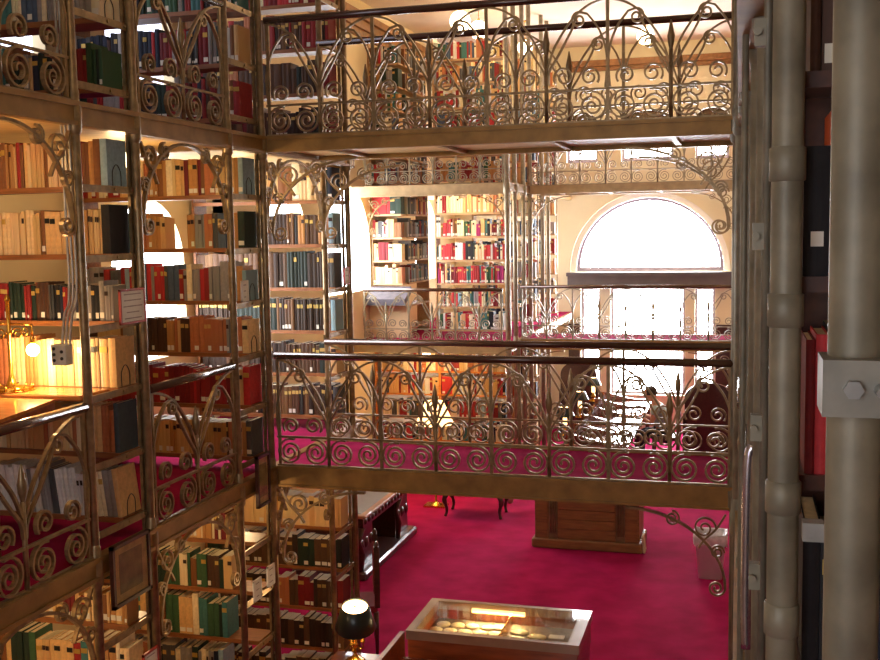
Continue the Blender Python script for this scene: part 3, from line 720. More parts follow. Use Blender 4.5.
def mass(name, books, label):
    vs = []; fs = []; cols = []
    for b in books:
        if b['w'] == 0 and b['p'][1] < 12 and rnd.random() < 0: continue
        t, d, h = b['t']/2, b['d'], b['h']; c, s = math.cos(b['rz']), math.sin(b['rz']); l = math.tan(b['le'])
        def P(x, y, z): x = x - z*l; return (b['p'][0] + x*c - y*s, b['p'][1] + x*s + y*c, b['p'][2] + z)
        k = len(vs); lc = lin(b['col'])
        vs += [P(-t, .003, 0), P(t, .003, 0), P(t, d, 0), P(-t, d, 0), P(-t, .003, h), P(t, .003, h), P(t, d, h), P(-t, d, h), P(0, 0, 0), P(0, 0, h)]
        for f, cc in (((0, 8, 9, 4), lc), ((8, 1, 5, 9), lc), ((1, 2, 6, 5), lc), ((3, 0, 4, 7), lc), ((2, 3, 7, 6), lin((220, 200, 160))), ((4, 9, 5, 6, 7), lin((214, 194, 154))), ((0, 3, 2, 1, 8), lc)):
            fs.append(tuple(k + i for i in f)); cols.append((cc, len(f)))
        if b['tagc']:
            k = len(vs); z0, z1 = .015, .015 + min(.034, t*2.6)
            vs += [P(-t*.8, -.0012, z0), P(t*.8, -.0012, z0), P(t*.8, -.0012, z1), P(-t*.8, -.0012, z1)]
            fs.append((k, k+1, k+2, k+3)); cols.append((lin((236, 230, 214)), 4))
        if b['band']:
            k = len(vs); z0, z1 = h*.72, h*.84
            vs += [P(-t*.84, -.0012, z0), P(t*.84, -.0012, z0), P(t*.84, -.0012, z1), P(-t*.84, -.0012, z1)]
            fs.append((k, k+1, k+2, k+3)); cols.append((lin((204, 170, 92)) if sum(b['col']) < 380 else lin((60, 40, 34)), 4))
    me = bpy.data.meshes.new(name); me.from_pydata(vs, [], fs)
    at = me.color_attributes.new('Col', 'FLOAT_COLOR', 'CORNER')
    flat = []
    for c, n in cols: flat += list(c + (1.0,)) * n
    at.data.foreach_set('color', flat)
    m = bpy.data.materials.new('mixed_cloth_bindings'); m.use_nodes = True
    nt = m.node_tree; bs = nt.nodes['Principled BSDF']; bs.inputs['Roughness'].default_value = .6; bs.inputs['Specular IOR Level'].default_value = .3
    a = nt.nodes.new('ShaderNodeAttribute'); a.attribute_name = 'Col'
    nz = nt.nodes.new('ShaderNodeTexNoise'); nz.inputs['Scale'].default_value = 30
    mx = nt.nodes.new('ShaderNodeMix'); mx.data_type = 'RGBA'; mx.blend_type = 'MULTIPLY'; mx.inputs[0].default_value = .3
    nt.links.new(a.outputs['Color'], mx.inputs[6]); nt.links.new(nz.outputs['Color'], mx.inputs[7]); nt.links.new(mx.outputs[2], bs.inputs['Base Color'])
    me.materials.append(m)
    o = link(name, me); tag(o, label, 'books', None, 'stuff')
mass('shelved_books', [b for b in BOOKS[NIND:]], 'remaining rows of mixed cloth-bound books filling the farther and higher shelves')

# wire bookends standing against end covers
bk = MB().tube(cr([(.02, .05, 0), (.02, .05, .07), (.02, .07, .105), (.02, .09, .115), (.02, .11, .105), (.02, .13, .07), (.02, .13, 0)], 5), .0025, 6).mesh('wire_bookend', BLACK)
for (y, z, n) in ((5.03, T[1]+SU[0], 'bottom shelf of the lamp-lit bookcase'), (5.03, T[1]+SU[2], 'desk-height shelf of the lamp-lit bookcase'), (5.03, T[1]+SU[5], 'top shelf of the lamp-lit bookcase'), (5.03, T[2]+SU[1], 'second shelf up of the nearest upper bookcase'),
                  (6.65, T[1]+SU[2], 'third shelf up of the second lower-gallery bookcase'), (6.65, T[1]+SU[3], 'fourth shelf up of the second lower-gallery bookcase'), (6.65, T[1]+SU[5], 'top shelf of the second lower-gallery bookcase'), (8.3, T[1]+SU[4], 'fifth shelf up of the third lower-gallery bookcase')):
    o = link('wire_bookend', bk, None, (XE - .041, y, z)); tag(o, 'looped wire bookend on the %s' % n, 'bookend', 'wire bookends')

# ------------------------------------------------------------------ notices and pictures hung at the range ends
def notice(label, loc, w, h, edge, rz=PI/2, cat='sign', tilt=0, name='framed_notice', lines=5):
    r = thing(name, label, cat, loc, rz)
    m = MB(); m.box(-w/2, w/2, -.004, .008, 0, .012).box(-w/2, w/2, -.004, .008, h - .012, h).box(-w/2, -w/2 + .012, -.004, .008, 0, h).box(w/2 - .012, w/2, -.004, .008, 0, h)
    m.build('frame', edge, r)
    MB().box(-w/2 + .011, w/2 - .011, 0, .006, .011, h - .011).build('paper', LABELM, r)
    ln = MB()
    for i in range(lines):
        q = h - .03 - (h - .06)*i/max(1, lines - 1); ww = (w/2 - .03)*rnd.uniform(.6, 1)
        ln.box(-ww, ww, -.0012, 0, q - .003, q + .003)
    ln.build('printed_lines', mat('faint_print', (176, 160, 146), .9), r)
    r.rotation_euler = (tilt, 0, rz)
    return r
REDF = mat('red_card_edge', (176, 58, 40), .5)
notice('red-edged notice card at the end of the lamp-lit bookcase', (XE + .062, 5.09, 3.535), .25, .19, REDF)
notice('small pale card at the end of the second lower-gallery bookcase', (XE + .06, 6.46, 3.56), .10, .14, LABELM, name='shelf_card', lines=3)
notice('pale card with red edge at the end of the third lower-gallery bookcase', (XE + .06, 8.38, 3.57), .12, .15, REDF, name='shelf_card', lines=3)
notice('red-edged card low at the end of the nearest hall-floor bookcase', (XE + .06, 5.12, 1.52), .16, .16, REDF, name='shelf_card', lines=3)
for i, (y, z, ln) in enumerate([(6.5, 1.49, 'nearer pale card at the end of the second hall-floor bookcase'), (6.72, 1.52, 'farther pale card at the end of the second hall-floor bookcase'), (8.1, 1.9, 'nearer pale card at the end of the third hall-floor bookcase'), (8.4, 1.95, 'farther pale card at the end of the third hall-floor bookcase')]):
    notice(ln, (XE + .06, y, z), .12, .15, LABELM, name='shelf_card', lines=3)
def picture(label, y, z, w, h, seed):
    r = thing('framed_picture', label, 'picture', (XE + .075, y, z), PI/2)
    m = MB()
    for a, b, c, d in ((-w/2, w/2, 0, .02), (-w/2, w/2, h - .02, h), (-w/2, -w/2 + .02, 0, h), (w/2 - .02, w/2, 0, h)): m.box(a, b, -.012, .012, c, d)
    m.build('frame', WOODD, r)
    MB().box(-w/2 + .018, w/2 - .018, .002, .01, .018, h - .018).build('mat_board', mat('buff_mat_board', (214, 178, 116), .7), r)
    g = MB(); g.box(-w*.3, w*.3, 0, .002, h*.18, h*.82); g.build('print', mat('engraving_%d' % seed, (150, 128, 82), .7, 0, .4, 14), r)
    MB().box(-w/2 + .018, w/2 - .018, -.006, -.003, .018, h - .018).build('glass', GLASS, r)
    return r
picture('framed print in dark frame hung beside the nearest hall-floor bookcase', 4.94, 2.04, .37, .34, 1)
picture('small dark framed picture on the column near the footbridge end', 6.61, 2.13, .20, .36, 2)

# ------------------------------------------------------------------ lower left gallery desk, counter and brass lamp
t = thing('counter_shelf', 'honey wood counter projecting in front of the lamp-lit bookcase', 'counter', (XE - .02, 4.74, T[1]))
MB().bbox(-1.3, -.03, 0, .27, .815, .845, .006).build('counter_top', WOODO, t)
MB().box(-1.29, -1.25, .02, .26, 0, .815).build('support', WOOD, t)
t = thing('reading_desk', 'slanted honey wood reading desk behind the nearest gallery rail', 'desk', (XE - .16, 3.75, T[1]))
m = MB(); m.prism([(0, .74), (.95, .815), (.95, .83), (0, .76)], -.85, -.02, plane='yz')
m.build('desk_top', WOODO, t)
for xa in (-.85, -.07): MB().prism([(.0, .70), (.95, .775), (.95, .814), (0, .739)], xa, xa + .05, plane='yz').build('apron', WOODR, t)
for x in (-.82, -.30):
    for y in (.05, .80): MB().tube([(x, y, 0), (x, y, .35), (x, y, .71 + .07*y)], [.018, .024, .026], 10).build('leg', WOODR, t)
L = thing('brass_table_lamp', 'scrolled brass lamp with one bare glowing bulb on the gallery counter', 'lamp', (-3.80, 4.86, T[1] + .846))
MB().lathe([(.085, 0), (.09, .012), (.07, .022), (.03, .03), (.018, .06), (.011, .09), (.011, .30), (.017, .31), (.011, .33), (.011, .48), (.018, .49), (.006, .52)], 16).build('stem', BRASS, L)
sc = MB()
for s in (-1, 1):
    sc.tube([(0, 0, .36), (s*.145, 0, .36)], .005, 8)
    p = spiral(s*.055, .31, .035, .008, PI, 1.4, -s); sc.tube([(a, 0, b) for a, b in p], .004, 6)
    p = spiral(s*.10, .325, .028, .006, PI, 1.3, s); sc.tube([(a, 0, b) for a, b in p], .004, 6)
    sc.tube([(s*.145, 0, .36), (s*.145, 0, .30)], .007, 8).lathe([(.012, .30), (.015, .285), (.015, .26), (.010, .255)], 10, (s*.145, 0, 0))
sc.build('scroll_arm', BRASS, L)
MB().sphere((.145, 0, .222), .034).build('bulb', BULB, L)
m = MB()
for i in range(14): a = 2*PI*i/14; m.tube([(.11*math.cos(a), .085*math.sin(a), 0), (.12*math.cos(a), .09*math.sin(a), .03)], .006, 6)
m.lathe([(.12, .0), (.125, .006), (.10, .004)], 20)
o = m.build('pierced_tray', BRASS, L)

def plight(name, loc, col, w, r=.03):
    l = bpy.data.lights.new(name, 'POINT'); l.energy = w; l.color = lin(col) if max(col) > 1 else col; l.shadow_soft_size = r
    o = bpy.data.objects.new(name, l); COL.objects.link(o); o.location = loc; return o
WARM = (255, 214, 156)
plight('lamp_glow', (-3.655, 4.82, T[1] + .846 + .17), WARM, 8, .035)

# alcove pendants added for fill under the gallery floors (mostly hidden by the beams)
def pendant(label, x, y, z, drop, w, r=.06):
    t = thing('pendant_globe', label, 'ceiling light', (x, y, z))
    MB().tube([(0, 0, 0), (0, 0, -drop)], .006, 8).lathe([(.04, 0), (.035, -.02), (.01, -.03)], 12).lathe([(.015, -drop + .03), (.03, -drop), (.03, -drop - .015)], 12).build('rod', BRASS, t)
    MB().sphere((0, 0, -drop - r), r, 18).build('globe', GLOBE, t)
    if w: plight('pendant_light', (x, y, z - drop - 2*r - .03), WARM, w, .05)
    return t
pendant('added fill globe hanging in the nearest hall-floor alcove', -3.75, 4.2, T[1] - .09, .05, 11)
pendant('added fill globe hanging in the second hall-floor alcove', -3.75, 5.85, T[1] - .09, .05, 9)
pendant('added fill globe hanging in the third hall-floor alcove', -3.75, 7.5, T[1] - .09, .05, 8)
pendant('added fill globe hanging in the second lower-gallery alcove', -3.7, 5.85, T[2] - .09, .05, 9)
pendant('added fill globe hanging in the third lower-gallery alcove', -3.7, 7.5, T[2] - .09, .05, 1.5)
pendant('added fill globe hanging over the reading desk alcove', -3.7, 4.2, T[2] - .09, .05, 9)
pendant('globe lamp hanging highest over the far bay', -3.87, 15.0, CEILZ, .42, 26, .15)
pendant('globe lamp hanging just behind the highest far globe', -4.08, 17.0, CEILZ, .18, 24, .15)
pendant('globe lamp glowing beside the far upper column', -3.56, 18.2, CEILZ, .32, 24, .13)
pendant('added fill globe over the middle of the hall ceiling', -1.6, 10.5, CEILZ, .6, 20, .15)  # this globe and the next two are added to brighten the hall
pendant('added fill globe over the near end of the hall ceiling', -1.8, 3.0, CEILZ, .5, 10, .15)
pendant('added fill globe over the far end of the hall ceiling', -1.6, 19.0, CEILZ, .1, 60, .15)
pendant('globe lamp under the far lower gallery above the warm-lit case', -4.6, 15.45, T[1] - .09, .05, 22)
fl = thing('flush_ceiling_light', 'flat round light under the far upper gallery by the striped case', 'ceiling light', (-4.0, 15.5, T[2] - .09))
MB().lathe([(.07, 0), (.07, -.012), (.05, -.02)], 16).build('base', BRASS, fl); MB().lathe([(.05, -.02), (.035, -.03), (.001, -.034)], 16, cap=False).build('diffuser', GLOBE, fl)
plight('flush_glow', (-4.0, 15.5, T[2] - .17), WARM, 14, .04)

# ------------------------------------------------------------------ hall floor furniture
# display case
t = thing('display_case', 'glass-topped wooden display case holding cream cards', 'display case', (-1.78, 7.90, 0))
x0, x1, y0, y1 = -.67, .67, -.37, .37
MB().bbox(x0 + .012, x1 - .012, y0 + .012, y0 + .05, .10, .88, .004).box(x0 + .012, x0 + .06, y0 + .05, y1 - .05, .7, .88).box(x1 - .08, x1 - .012, y0 + .05, y1 - .05, .7, .88).box(x0 + .012, x1 - .012, y1 - .05, y1 - .012, .7, .88).bbox(x0 + .02, x1 - .02, y0 + .02, y1 - .02, .0, .80, .01).box(x0 - .01, x1 + .01, y0 - .01, y1 + .01, 0, .08).build('cabinet_body', WOODR, t)
m = MB()
m.box(x0, x1, y0, y0 + .05, .88, .95).box(x0, x1, y1 - .05, y1, .88, .95).box(x0, x0 + .07, y0 + .05, y1 - .05, .88, .95).box(x1 - .09, x1, y0 + .05, y1 - .05, .88, .95)
m.build('case_rim', mat('case_rim_wood', (158, 124, 100), .3, 0, .15, 6, coat=.4), t)
MB().box(x0 + .07, x1 - .09, y0 + .05, y1 - .05, .80, .804).build('case_lining', mat('case_lining', (120, 104, 84), .7), t)
MB().box(x0 + .055, x1 - .075, y0 + .035, y1 - .035, .945, .951).build('glass_top', GLASS, t)
MB().box(x0 + .36, x0 + .80, y1 - .075, y1 - .052, .88, .91).build('strip_light', CASELT, t)
MB().box(.02, .03, y0 + .05, y1 - .05, .804, .90).build('divider', BRASS, t)
al = bpy.data.lights.new('case_light', 'AREA'); al.shape = 'RECTANGLE'; al.size = .42; al.size_y = .02; al.energy = 7; al.color = lin(WARM)
alo = bpy.data.objects.new('case_light', al); COL.objects.link(alo); alo.location = (-1.87, 8.19, .905); alo.rotation_euler = (-.95, 0, 0)
oval = MB().lathe([(.001, .012), (.05, .012), (.056, .008), (.056, 0), (.001, 0)], 20, cap=False).mesh('display_card', CREAMDISC)
sp = [(-.52, .18), (-.40, .18), (-.28, .18), (-.15, .18), (-.55, .05), (-.43, .05), (-.31, .05), (-.18, .05), (-.06, .06), (.12, .14), (.12, 0), (.27, .08), (.20, -.14), (-.05, .2)]
for i, (x, y) in enumerate(sp):
    o = link('display_card', oval, None, (-1.78 + x, 7.90 + y, .8045)); o.scale = (1.0 if i < 9 else 1.35, .95, 1)
    tag(o, 'round cream card in the display case, %s' % (['back row, first', 'back row, second', 'back row, third', 'back row, fourth', 'middle row, first', 'middle row, second', 'middle row, third', 'middle row, fourth', 'middle row, fifth', 'behind the brass divider', 'larger, beside the divider', 'largest, at the outer end', 'larger, nearest the front rim', 'back row, fifth'][i]), 'card', 'cream cards in the display case')
sq = MB().box(-.06, .06, -.035, .035, 0, .006).mesh('caption_card', LABELM)
for i, (x, y) in enumerate([(-.5, -.13), (-.34, -.13), (-.14, -.14), (.42, .12), (.44, -.08)]):
    o = link('caption_card', sq, None, (-1.78 + x, 7.90 + y, .8045)); tag(o, 'small pale caption card in the display case, %s' % ['front row, first', 'front row, second', 'front row, third', 'upper at the outer end', 'lower at the outer end'][i], 'card', 'caption cards in the display case')
# low desk with raised rim in front of it
t = thing('rimmed_desk', 'orange-brown wooden desk with raised rim before the display case', 'desk', (-1.72, 7.02, 0))
MB().box(-.78, .70, -.42, .42, .73, .76).build('desk_top', mat('orange_desk_wood', (196, 96, 40), .3, 0, .2, 5, stretch=(1, 8, 8), coat=.4), t)
MB().box(-.765, -.73, -.42, .49, .70, .95).box(-.80, .72, .405, .44, .70, .77).build('raised_rim', WOODR, t)
for x in (-.74, .64):
    for y in (-.38, .36): MB().tube([(x, y, 0), (x, y, .73)], [.022, .032], 10).build('leg', WOODR, t)
# brass desk lamp and its small table
t = thing('side_table', 'small dark side table under the black-shaded brass lamp', 'table', (-2.86, 7.42, 0))
MB().bbox(-.2, .2, -.22, .22, .66, .69, .006).build('table_top', WOODD, t)
for x in (-.17, .17):
    for y in (-.19, .19): MB().tube([(x, y, 0), (x, y, .66)], [.014, .02], 8).build('leg', WOODD, t)
L = thing('desk_lamp', 'brass desk lamp with black conical shade and glowing top', 'lamp', (-2.84, 7.46, .691))
MB().lathe([(.075, 0), (.08, .012), (.05, .025), (.02, .05), (.012, .07), (.012, .12), (.03, .13), (.018, .15), (.012, .17), (.012, .38)], 16).build('stem', BRASS, L)
m = MB()
for k in range(3):
    a = 2*PI*k/3 + .4; ca, sa = math.cos(a), math.sin(a)
    m.tube([(r*ca, r*sa, z) for r, z in cr([(.01, .13), (.035, .10), (.06, .115), (.06, .15)], 5)], .006, 8).lathe([(.016, .15), (.02, .165), (.011, .17), (.011, .215), (.008, .22)], 10, (.06*ca, .06*sa, 0))
m.build('candle_arm', BRASS, L)
Mt = Matrix.Translation((0, .02, .27)) @ Matrix.Rotation(.10, 4, 'Y') @ Matrix.Rotation(.26, 4, 'X')
MB().lathe([(.158, 0), (.160, .004), (.103, .195), (.100, .195), (.155, .004)], 28, M=Mt, cap=False).build('lamp_shade', mat('black_green_shade', (34, 44, 40), .3, 0, .1, 8), L); SHD = L.children[-1]
MB().lathe([(.099, .180), (.0, .186)], 28, M=Mt, cap=False).build('diffuser', DISC, SHD)
MB().lathe([(.010, .186), (.006, .2), (.001, .205)], 10, M=Mt).build('finial', BRASS, SHD)
plight('desk_lamp_light', (-2.82, 7.46, .691 + .30), WARM, 9, .03)
plight('desk_lamp_up', (-2.80, 7.46, .691 + .47), WARM, 3, .03)
# red upholstered chair behind the lamp
def chair(label, loc, rz, seatm, wood, hb=.98):
    r = thing('upholstered_chair', label, 'chair', loc, rz)
    MB().bbox(-.23, .23, -.22, .22, .40, .47, .02).build('seat', seatm, r)
    MB().bbox(-.21, .21, .19, .25, .56, hb, .02).build('backrest', seatm, r)
    for s in (-1, 1): MB().box(s*.22 - .015, s*.22 + .015, .195, .245, .46, hb + .05).lathe([(.02, 0), (.024, .02), (.01, .05)], 8, (s*.22, .22, hb + .05)).build('back_post', wood, r)
    for x in (-.2, .2):
        for y in (-.19, .21): MB().tube([(x, y, 0), (x, y, .2), (x, y, .41)], [.016, .020, .024], 8).build('leg', wood, r)
    return r
chair('maroon upholstered chair by the third hall-floor bookcase', (-3.56, 9.35, 0), -1.2, MAROON, WOODD, 1.0)
# carved library table
t = thing('library_table', 'carved dark wood library table with grey inset top', 'table', (-4.08, 11.15, 0))
MB().bbox(-1.0, 0, 0, 2.1, .74, .78, .012).build('table_top', mat('table_edge_wood', (176, 124, 96), .3, 0, .15, 5, coat=.4), t)
MB().box(-.92, -.08, .08, 2.02, .78, .783).build('leather_inset', SLATE, t)
m = MB().box(-.94, -.05, .05, 2.05, .62, .74)
for i in range(16): m.lathe([(.0, .02), (.03, .014), (.042, 0)], 8, M=Matrix.Translation((-.05, .14 + i*.122, .68)) @ Matrix.Rotation(PI/2, 4, 'Y'))
for i in range(7): m.lathe([(.0, .02), (.03, .014), (.042, 0)], 8, M=Matrix.Translation((-.88 + i*.13, .05, .68)) @ Matrix.Rotation(PI/2, 4, 'X'))
m.build('carved_apron', WOODD, t)
for ya, yb in ((.10, .62), (1.48, 2.0)):
    m = MB().box(-.9, -.14, ya, yb, .10, .62)
    m.box(-.145, -.125, ya + .05, yb - .05, .16, .58)
    m.tube([(-.10, ya - .02, .1), (-.08, ya - .02, .3), (-.12, ya - .02, .45), (-.08, ya - .02, .62)], [.03, .04, .025, .045], 10)
    pd = m.build('pedestal', WOODD, t)
    for q in range(3): MB().lathe([(.001, .025), (.05, .015), (.07, 0)], 10, M=Matrix.Translation((-.125, ya + .1 + q*.16, .37)) @ Matrix.Rotation(PI/2, 4, 'Y')).build('carved_rosette', WOODD, pd)
MB().bbox(-.95, -.02, .04, 2.06, 0, .10, .02).build('plinth', mat('worn_plinth', (96, 72, 78), .3, 0, .2, 6, coat=.4), t)
# oak cabinet
t = thing('oak_cabinet', 'low oak cabinet with fluted pilasters on the crimson carpet', 'cabinet', (-1.81, 12.93, 0))
MB().box(-.65, .65, .02, .66, .10, 1.0).build('body', WOODC, t)
MB().bbox(-.69, .69, -.02, .70, 0, .12, .015).build('plinth', WOODC, t)
MB().bbox(-.70, .70, -.03, .71, 1.0, 1.05, .012).build('top_board', WOODC, t)
for x in (-.42, .42):
    m = MB().box(x - .055, x + .055, .0, .03, .12, 1.0)
    for q in range(3): m.tube([(x - .032 + q*.032, -.002, .2), (x - .032 + q*.032, -.002, .92)], .010, 8)
    m.build('pilaster', mat('pilaster_oak', (122, 98, 66), .5, 0, .3, 8), t)
for i in range(7):
    z = .14 + i*.122; MB().box(-.355, .355, .004, .03, z, z + .114).build('panel_board', WOODC, t)
for x in (-.56, .56): MB().box(x - .07, x + .07, .008, .03, .14, .98).build('side_panel', WOODC, t)
t = tag(MB().box(-.012, .012, -.10, .10, 0, .2).build('leaning_folder', PAPER, None, (-1.075, 13.06, .0)), 'white folder leaning at the base of the oak cabinet', 'folder')
t.location.x = -1.10; t.rotation_euler = (0, -.12, 0)
# waste bin with liner
t = thing('waste_bin', 'white waste bin with crumpled liner near the right columns', 'bin', (-.29, 12.25, 0))
def sqring(w, d, z, r=.04, n=4):
    p = []
    for cx, cy, a0 in ((w/2 - r, d/2 - r, 0), (-w/2 + r, d/2 - r, PI/2), (-w/2 + r, -d/2 + r, PI), (w/2 - r, -d/2 + r, 3*PI/2)):
        for i in range(n + 1): a = a0 + PI/2*i/n; p.append((cx + r*math.cos(a), cy + r*math.sin(a), z))
    return p
def loft(rings, close0=True):
    m = MB(); n = len(rings[0]); m.v = sum(rings, [])
    for i in range(len(rings) - 1):
        for k in range(n): l = (k+1) % n; m.f.append((i*n+k, i*n+l, (i+1)*n+l, (i+1)*n+k)); m.mi.append(0); m.sm.append(True)
    if close0: m.f.append(tuple(range(n))); m.mi.append(0); m.sm.append(False)
    return m
loft([sqring(.26, .22, 0), sqring(.34, .28, .5), sqring(.36, .30, .5), sqring(.36, .30, .52), sqring(.335, .275, .52), sqring(.25, .21, .03)]).build('bin_body', WHITEP, t)
rr = []
for j, (w, d, z) in enumerate([(.37, .31, .40), (.385, .325, .47), (.375, .315, .53), (.33, .27, .525), (.27, .22, .38)]):
    rr.append([(x*(1 + rnd.uniform(-.02, .02)), y*(1 + rnd.uniform(-.02, .02)), zz + rnd.uniform(-.014, .014)) for x, y, zz in sqring(w, d, z)])
loft(rr, False).build('liner', mat('clear_liner', (226, 222, 222), .3), t)
# floor lamp
L = thing('floor_lamp', 'lit cream-shaded floor lamp before the warm-lit end case', 'lamp', (-4.24, 14.6, 0))
MB().box(-.16, .16, -.12, .12, 0, .025).lathe([(.09, .025), (.05, .05), (.014, .08), (.012, 1.35), (.02, 1.36), (.008, 1.62)], 14).build('stand', BRASS, L)
MB().lathe([(.28, 1.22), (.13, 1.55), (.125, 1.55), (.275, 1.22)], 28, cap=False).build('lamp_shade', SHADEL, L)
plight('floor_lamp_light', (-4.24, 14.6, 1.40), WARM, 16, .05)
# sloped ledge under the far corner case
t = thing('sloped_ledge', 'dark grey sloped reading ledge below the far corner bookcase', 'ledge', (-5.64, 15.62, T[1]))
MB().prism([(0, .62), (.34, .80), (.34, .70), (0, .52)], .0, .66, plane='yz').build('ledge_top', mat('dark_grey_ledge', (84, 80, 88), .5), t)
MB().box(.0, .66, .20, .34, 0, .60).build('base_panel', PLASTER, t)
# purple bench
t = thing('cabriole_bench', 'purple upholstered bench on cabriole legs near the floor lamp', 'bench', (-3.56, 14.3, 0))
MB().bbox(-.44, .44, -.24, .24, .36, .46, .03).build('cushion', PURPLE, t)
MB().box(-.42, .42, -.22, .22, .30, .36).build('seat_rail', WOODD, t)
for x in (-.38, .38):
    for y in (-.19, .19): MB().tube(cr([(x, y, .32), (x + .03*(1 if x > 0 else -1), y - .02, .24), (x, y, .1), (x + .02*(1 if x > 0 else -1), y - .02, .0)], 4), [.04]*3 + [.036]*3 + [.024]*3 + [.02]*2 + [.022]*2, 8).build('leg', WOODD, t)
# long reading table with curved dividers
t = thing('reading_table', 'long glossy reading table with curved seat dividers before the tall window', 'table', (-2.05, 15.6, 0))
GLOSS = mat('glossy_table_wood', (120, 66, 46), .16, 0, .2, 5, coat=1.0, spec=.8)
MB().bbox(-.5, .5, 0, 4.4, .74, .78, .01).build('table_top', GLOSS, t)
MB().box(-.46, -.40, .05, 4.35, .78, .84).build('spine_rail', GLOSS, t)
for i in range(6):
    y = .1 + i*.84
    prof = [(-.46, .78)] + [(-.46 + .86*u, .80 + .13*(1 - u)**1.6 + .02*math.sin(PI*u*2.0)*(1 - u)) for u in [k/14 for k in range(15)]] + [(.42, .82), (.46, .82), (.47, .78)]
    MB().prism(prof, y, y + .045).build('divider', GLOSS, t)
for x in (-.42, .42):
    for y in (.1, 2.2, 4.3): MB().tube([(x, y, 0), (x, y, .12), (x, y, .2), (x, y, .5), (x, y, .74)], [.05, .05, .035, .05, .045], 12).build('leg', WOODD, t)
tl = None
for i, (y, n) in enumerate(((16.0, 'nearest'), (17.6, 'middle'), (19.3, 'farthest'))):
    lab = '%s of three black-shaded brass lamps along the reading table' % n
    if tl is None:
        tl = thing('table_lamp', lab, 'lamp', (-2.56, y, .845), 0, 'brass lamps on the reading table')
        MB().lathe([(.085, 0), (.085, .02), (.03, .04), (.03, .07), (.05, .09), (.03, .12), (.018, .15), (.03, .19), (.03, .29), (.012, .31), (.012, .36)], 16).build('stem', BRASS, tl)
        MB().lathe([(.03, .16), (.035, .18), (.03, .28)], 12, cap=False).build('candle_sleeve', SHADEL, tl)
        MB().lathe([(.15, .30), (.09, .44), (.085, .44), (.145, .30)], 24, cap=False).build('lamp_shade', mat('black_green_shade', (34, 44, 40)), tl)
        MB().lathe([(.086, .425), (.001, .428)], 20, cap=False).build('diffuser', DISC, tl)
        MB().box(-.04, .10, -.09, .09, -.065, 0).build('foot_block', WOODD, tl)
    else: dup(tl, (-2.56, y, .845), 0, lab)
    plight('table_lamp_light', (-2.56, y, .845 + .25), WARM, 3, .03)
# high-backed dark settles beside the window
def settle(label, loc, w, h):
    r = thing('high_backed_settle', label, 'settle', loc)
    prof = [(-w/2, .1), (w/2, .1), (w/2, h*.82)] + [(w/2*math.cos(PI*k/14), h*.82 + h*.18*math.sin(PI*k/14)) for k in range(15)][1:-1] + [(-w/2, h*.82)]
    MB().prism(prof, 0, .06).build('backrest', WOODD, r)
    MB().bbox(-w/2, w/2, .06, .5, .38, .45, .015).build('seat', WOODD, r)
    for s in (-1, 1):
        MB().prism([(0, 0), (.52, 0), (.52, .62), (.4, .66), (.06, .70), (0, .9)], s*w/2 - .03, s*w/2 + .03, plane='yz').build('end_panel', WOODD, r)
    return r
settle('dark high-backed settle beside the seated reader', (-.46, 17.95, 0), .80, 1.42)
settle('dark high-backed settle left of the tall window', (-2.98, 20.3, 0), .7, 1.45)

# ------------------------------------------------------------------ the seated reader
def skin_obj(name, verts, edges, radii, m, parent=None, loc=(0, 0, 0), rz=0, sub=2):
    me = bpy.data.meshes.new(name); me.from_pydata(verts, edges, [])
    o = bpy.data.objects.new(name, me); COL.objects.link(o)
    sk = o.modifiers.new('s', 'SKIN'); sk.use_smooth_shade = True
    for i, r in enumerate(radii):
        d = me.skin_vertices[0].data[i]; d.radius = r if isinstance(r, tuple) else (r, r); d.use_root = (i == 0)
    sb = o.modifiers.new('u', 'SUBSURF'); sb.levels = sub; sb.render_levels = sub
    dg = bpy.context.evaluated_depsgraph_get(); dg.update()
    nm = bpy.data.meshes.new_from_object(o.evaluated_get(dg)); o.modifiers.clear(); o.data = nm
    nm.materials.clear(); nm.materials.append(m)
    o.parent = parent; o.location = loc; o.rotation_euler = (0, 0, rz)
    return o
pr = thing('person', 'seated reader in pale blue shirt bending over the table', 'person', (-1.20, 18.25, 0), 0)
# faces -X ; local x forward is -X
V = [(0, 0, .50), (-.03, 0, .62), (-.07, 0, .78), (-.12, 0, .92), (-.15, 0, .99), (-.19, 0, 1.06), (-.23, 0, 1.12), (-.24, 0, 1.20),
     (-.05, .09, .49), (-.40, .11, .50), (-.41, .11, .10), (-.42, .11, .04), (-.54, .11, .03),
     (-.05, -.09, .49), (-.40, -.11, .50), (-.38, -.11, .10), (-.39, -.11, .04), (-.51, -.11, .03),
     (-.12, .18, .94), (-.20, .22, .70), (-.42, .16, .79), (-.48, .14, .80),
     (-.12, -.18, .94), (-.22, -.22, .70), (-.44, -.15, .79), (-.50, -.13, .80)]
Ed = [(0, 1), (1, 2), (2, 3), (3, 4), (4, 5), (5, 6), (6, 7), (0, 8), (8, 9), (9, 10), (10, 11), (11, 12), (0, 13), (13, 14), (14, 15), (15, 16), (16, 17), (3, 18), (18, 19), (19, 20), (20, 21), (3, 22), (22, 23), (23, 24), (24, 25)]
Rr = [.12, .12, .13, .12, .08, .05, .075, .085, .09, .065, .045, .04, .03, .09, .065, .045, .04, .03, .06, .046, .036, .03, .06, .046, .036, .03]
body = skin_obj('body', V, Ed, Rr, SKIN, pr)
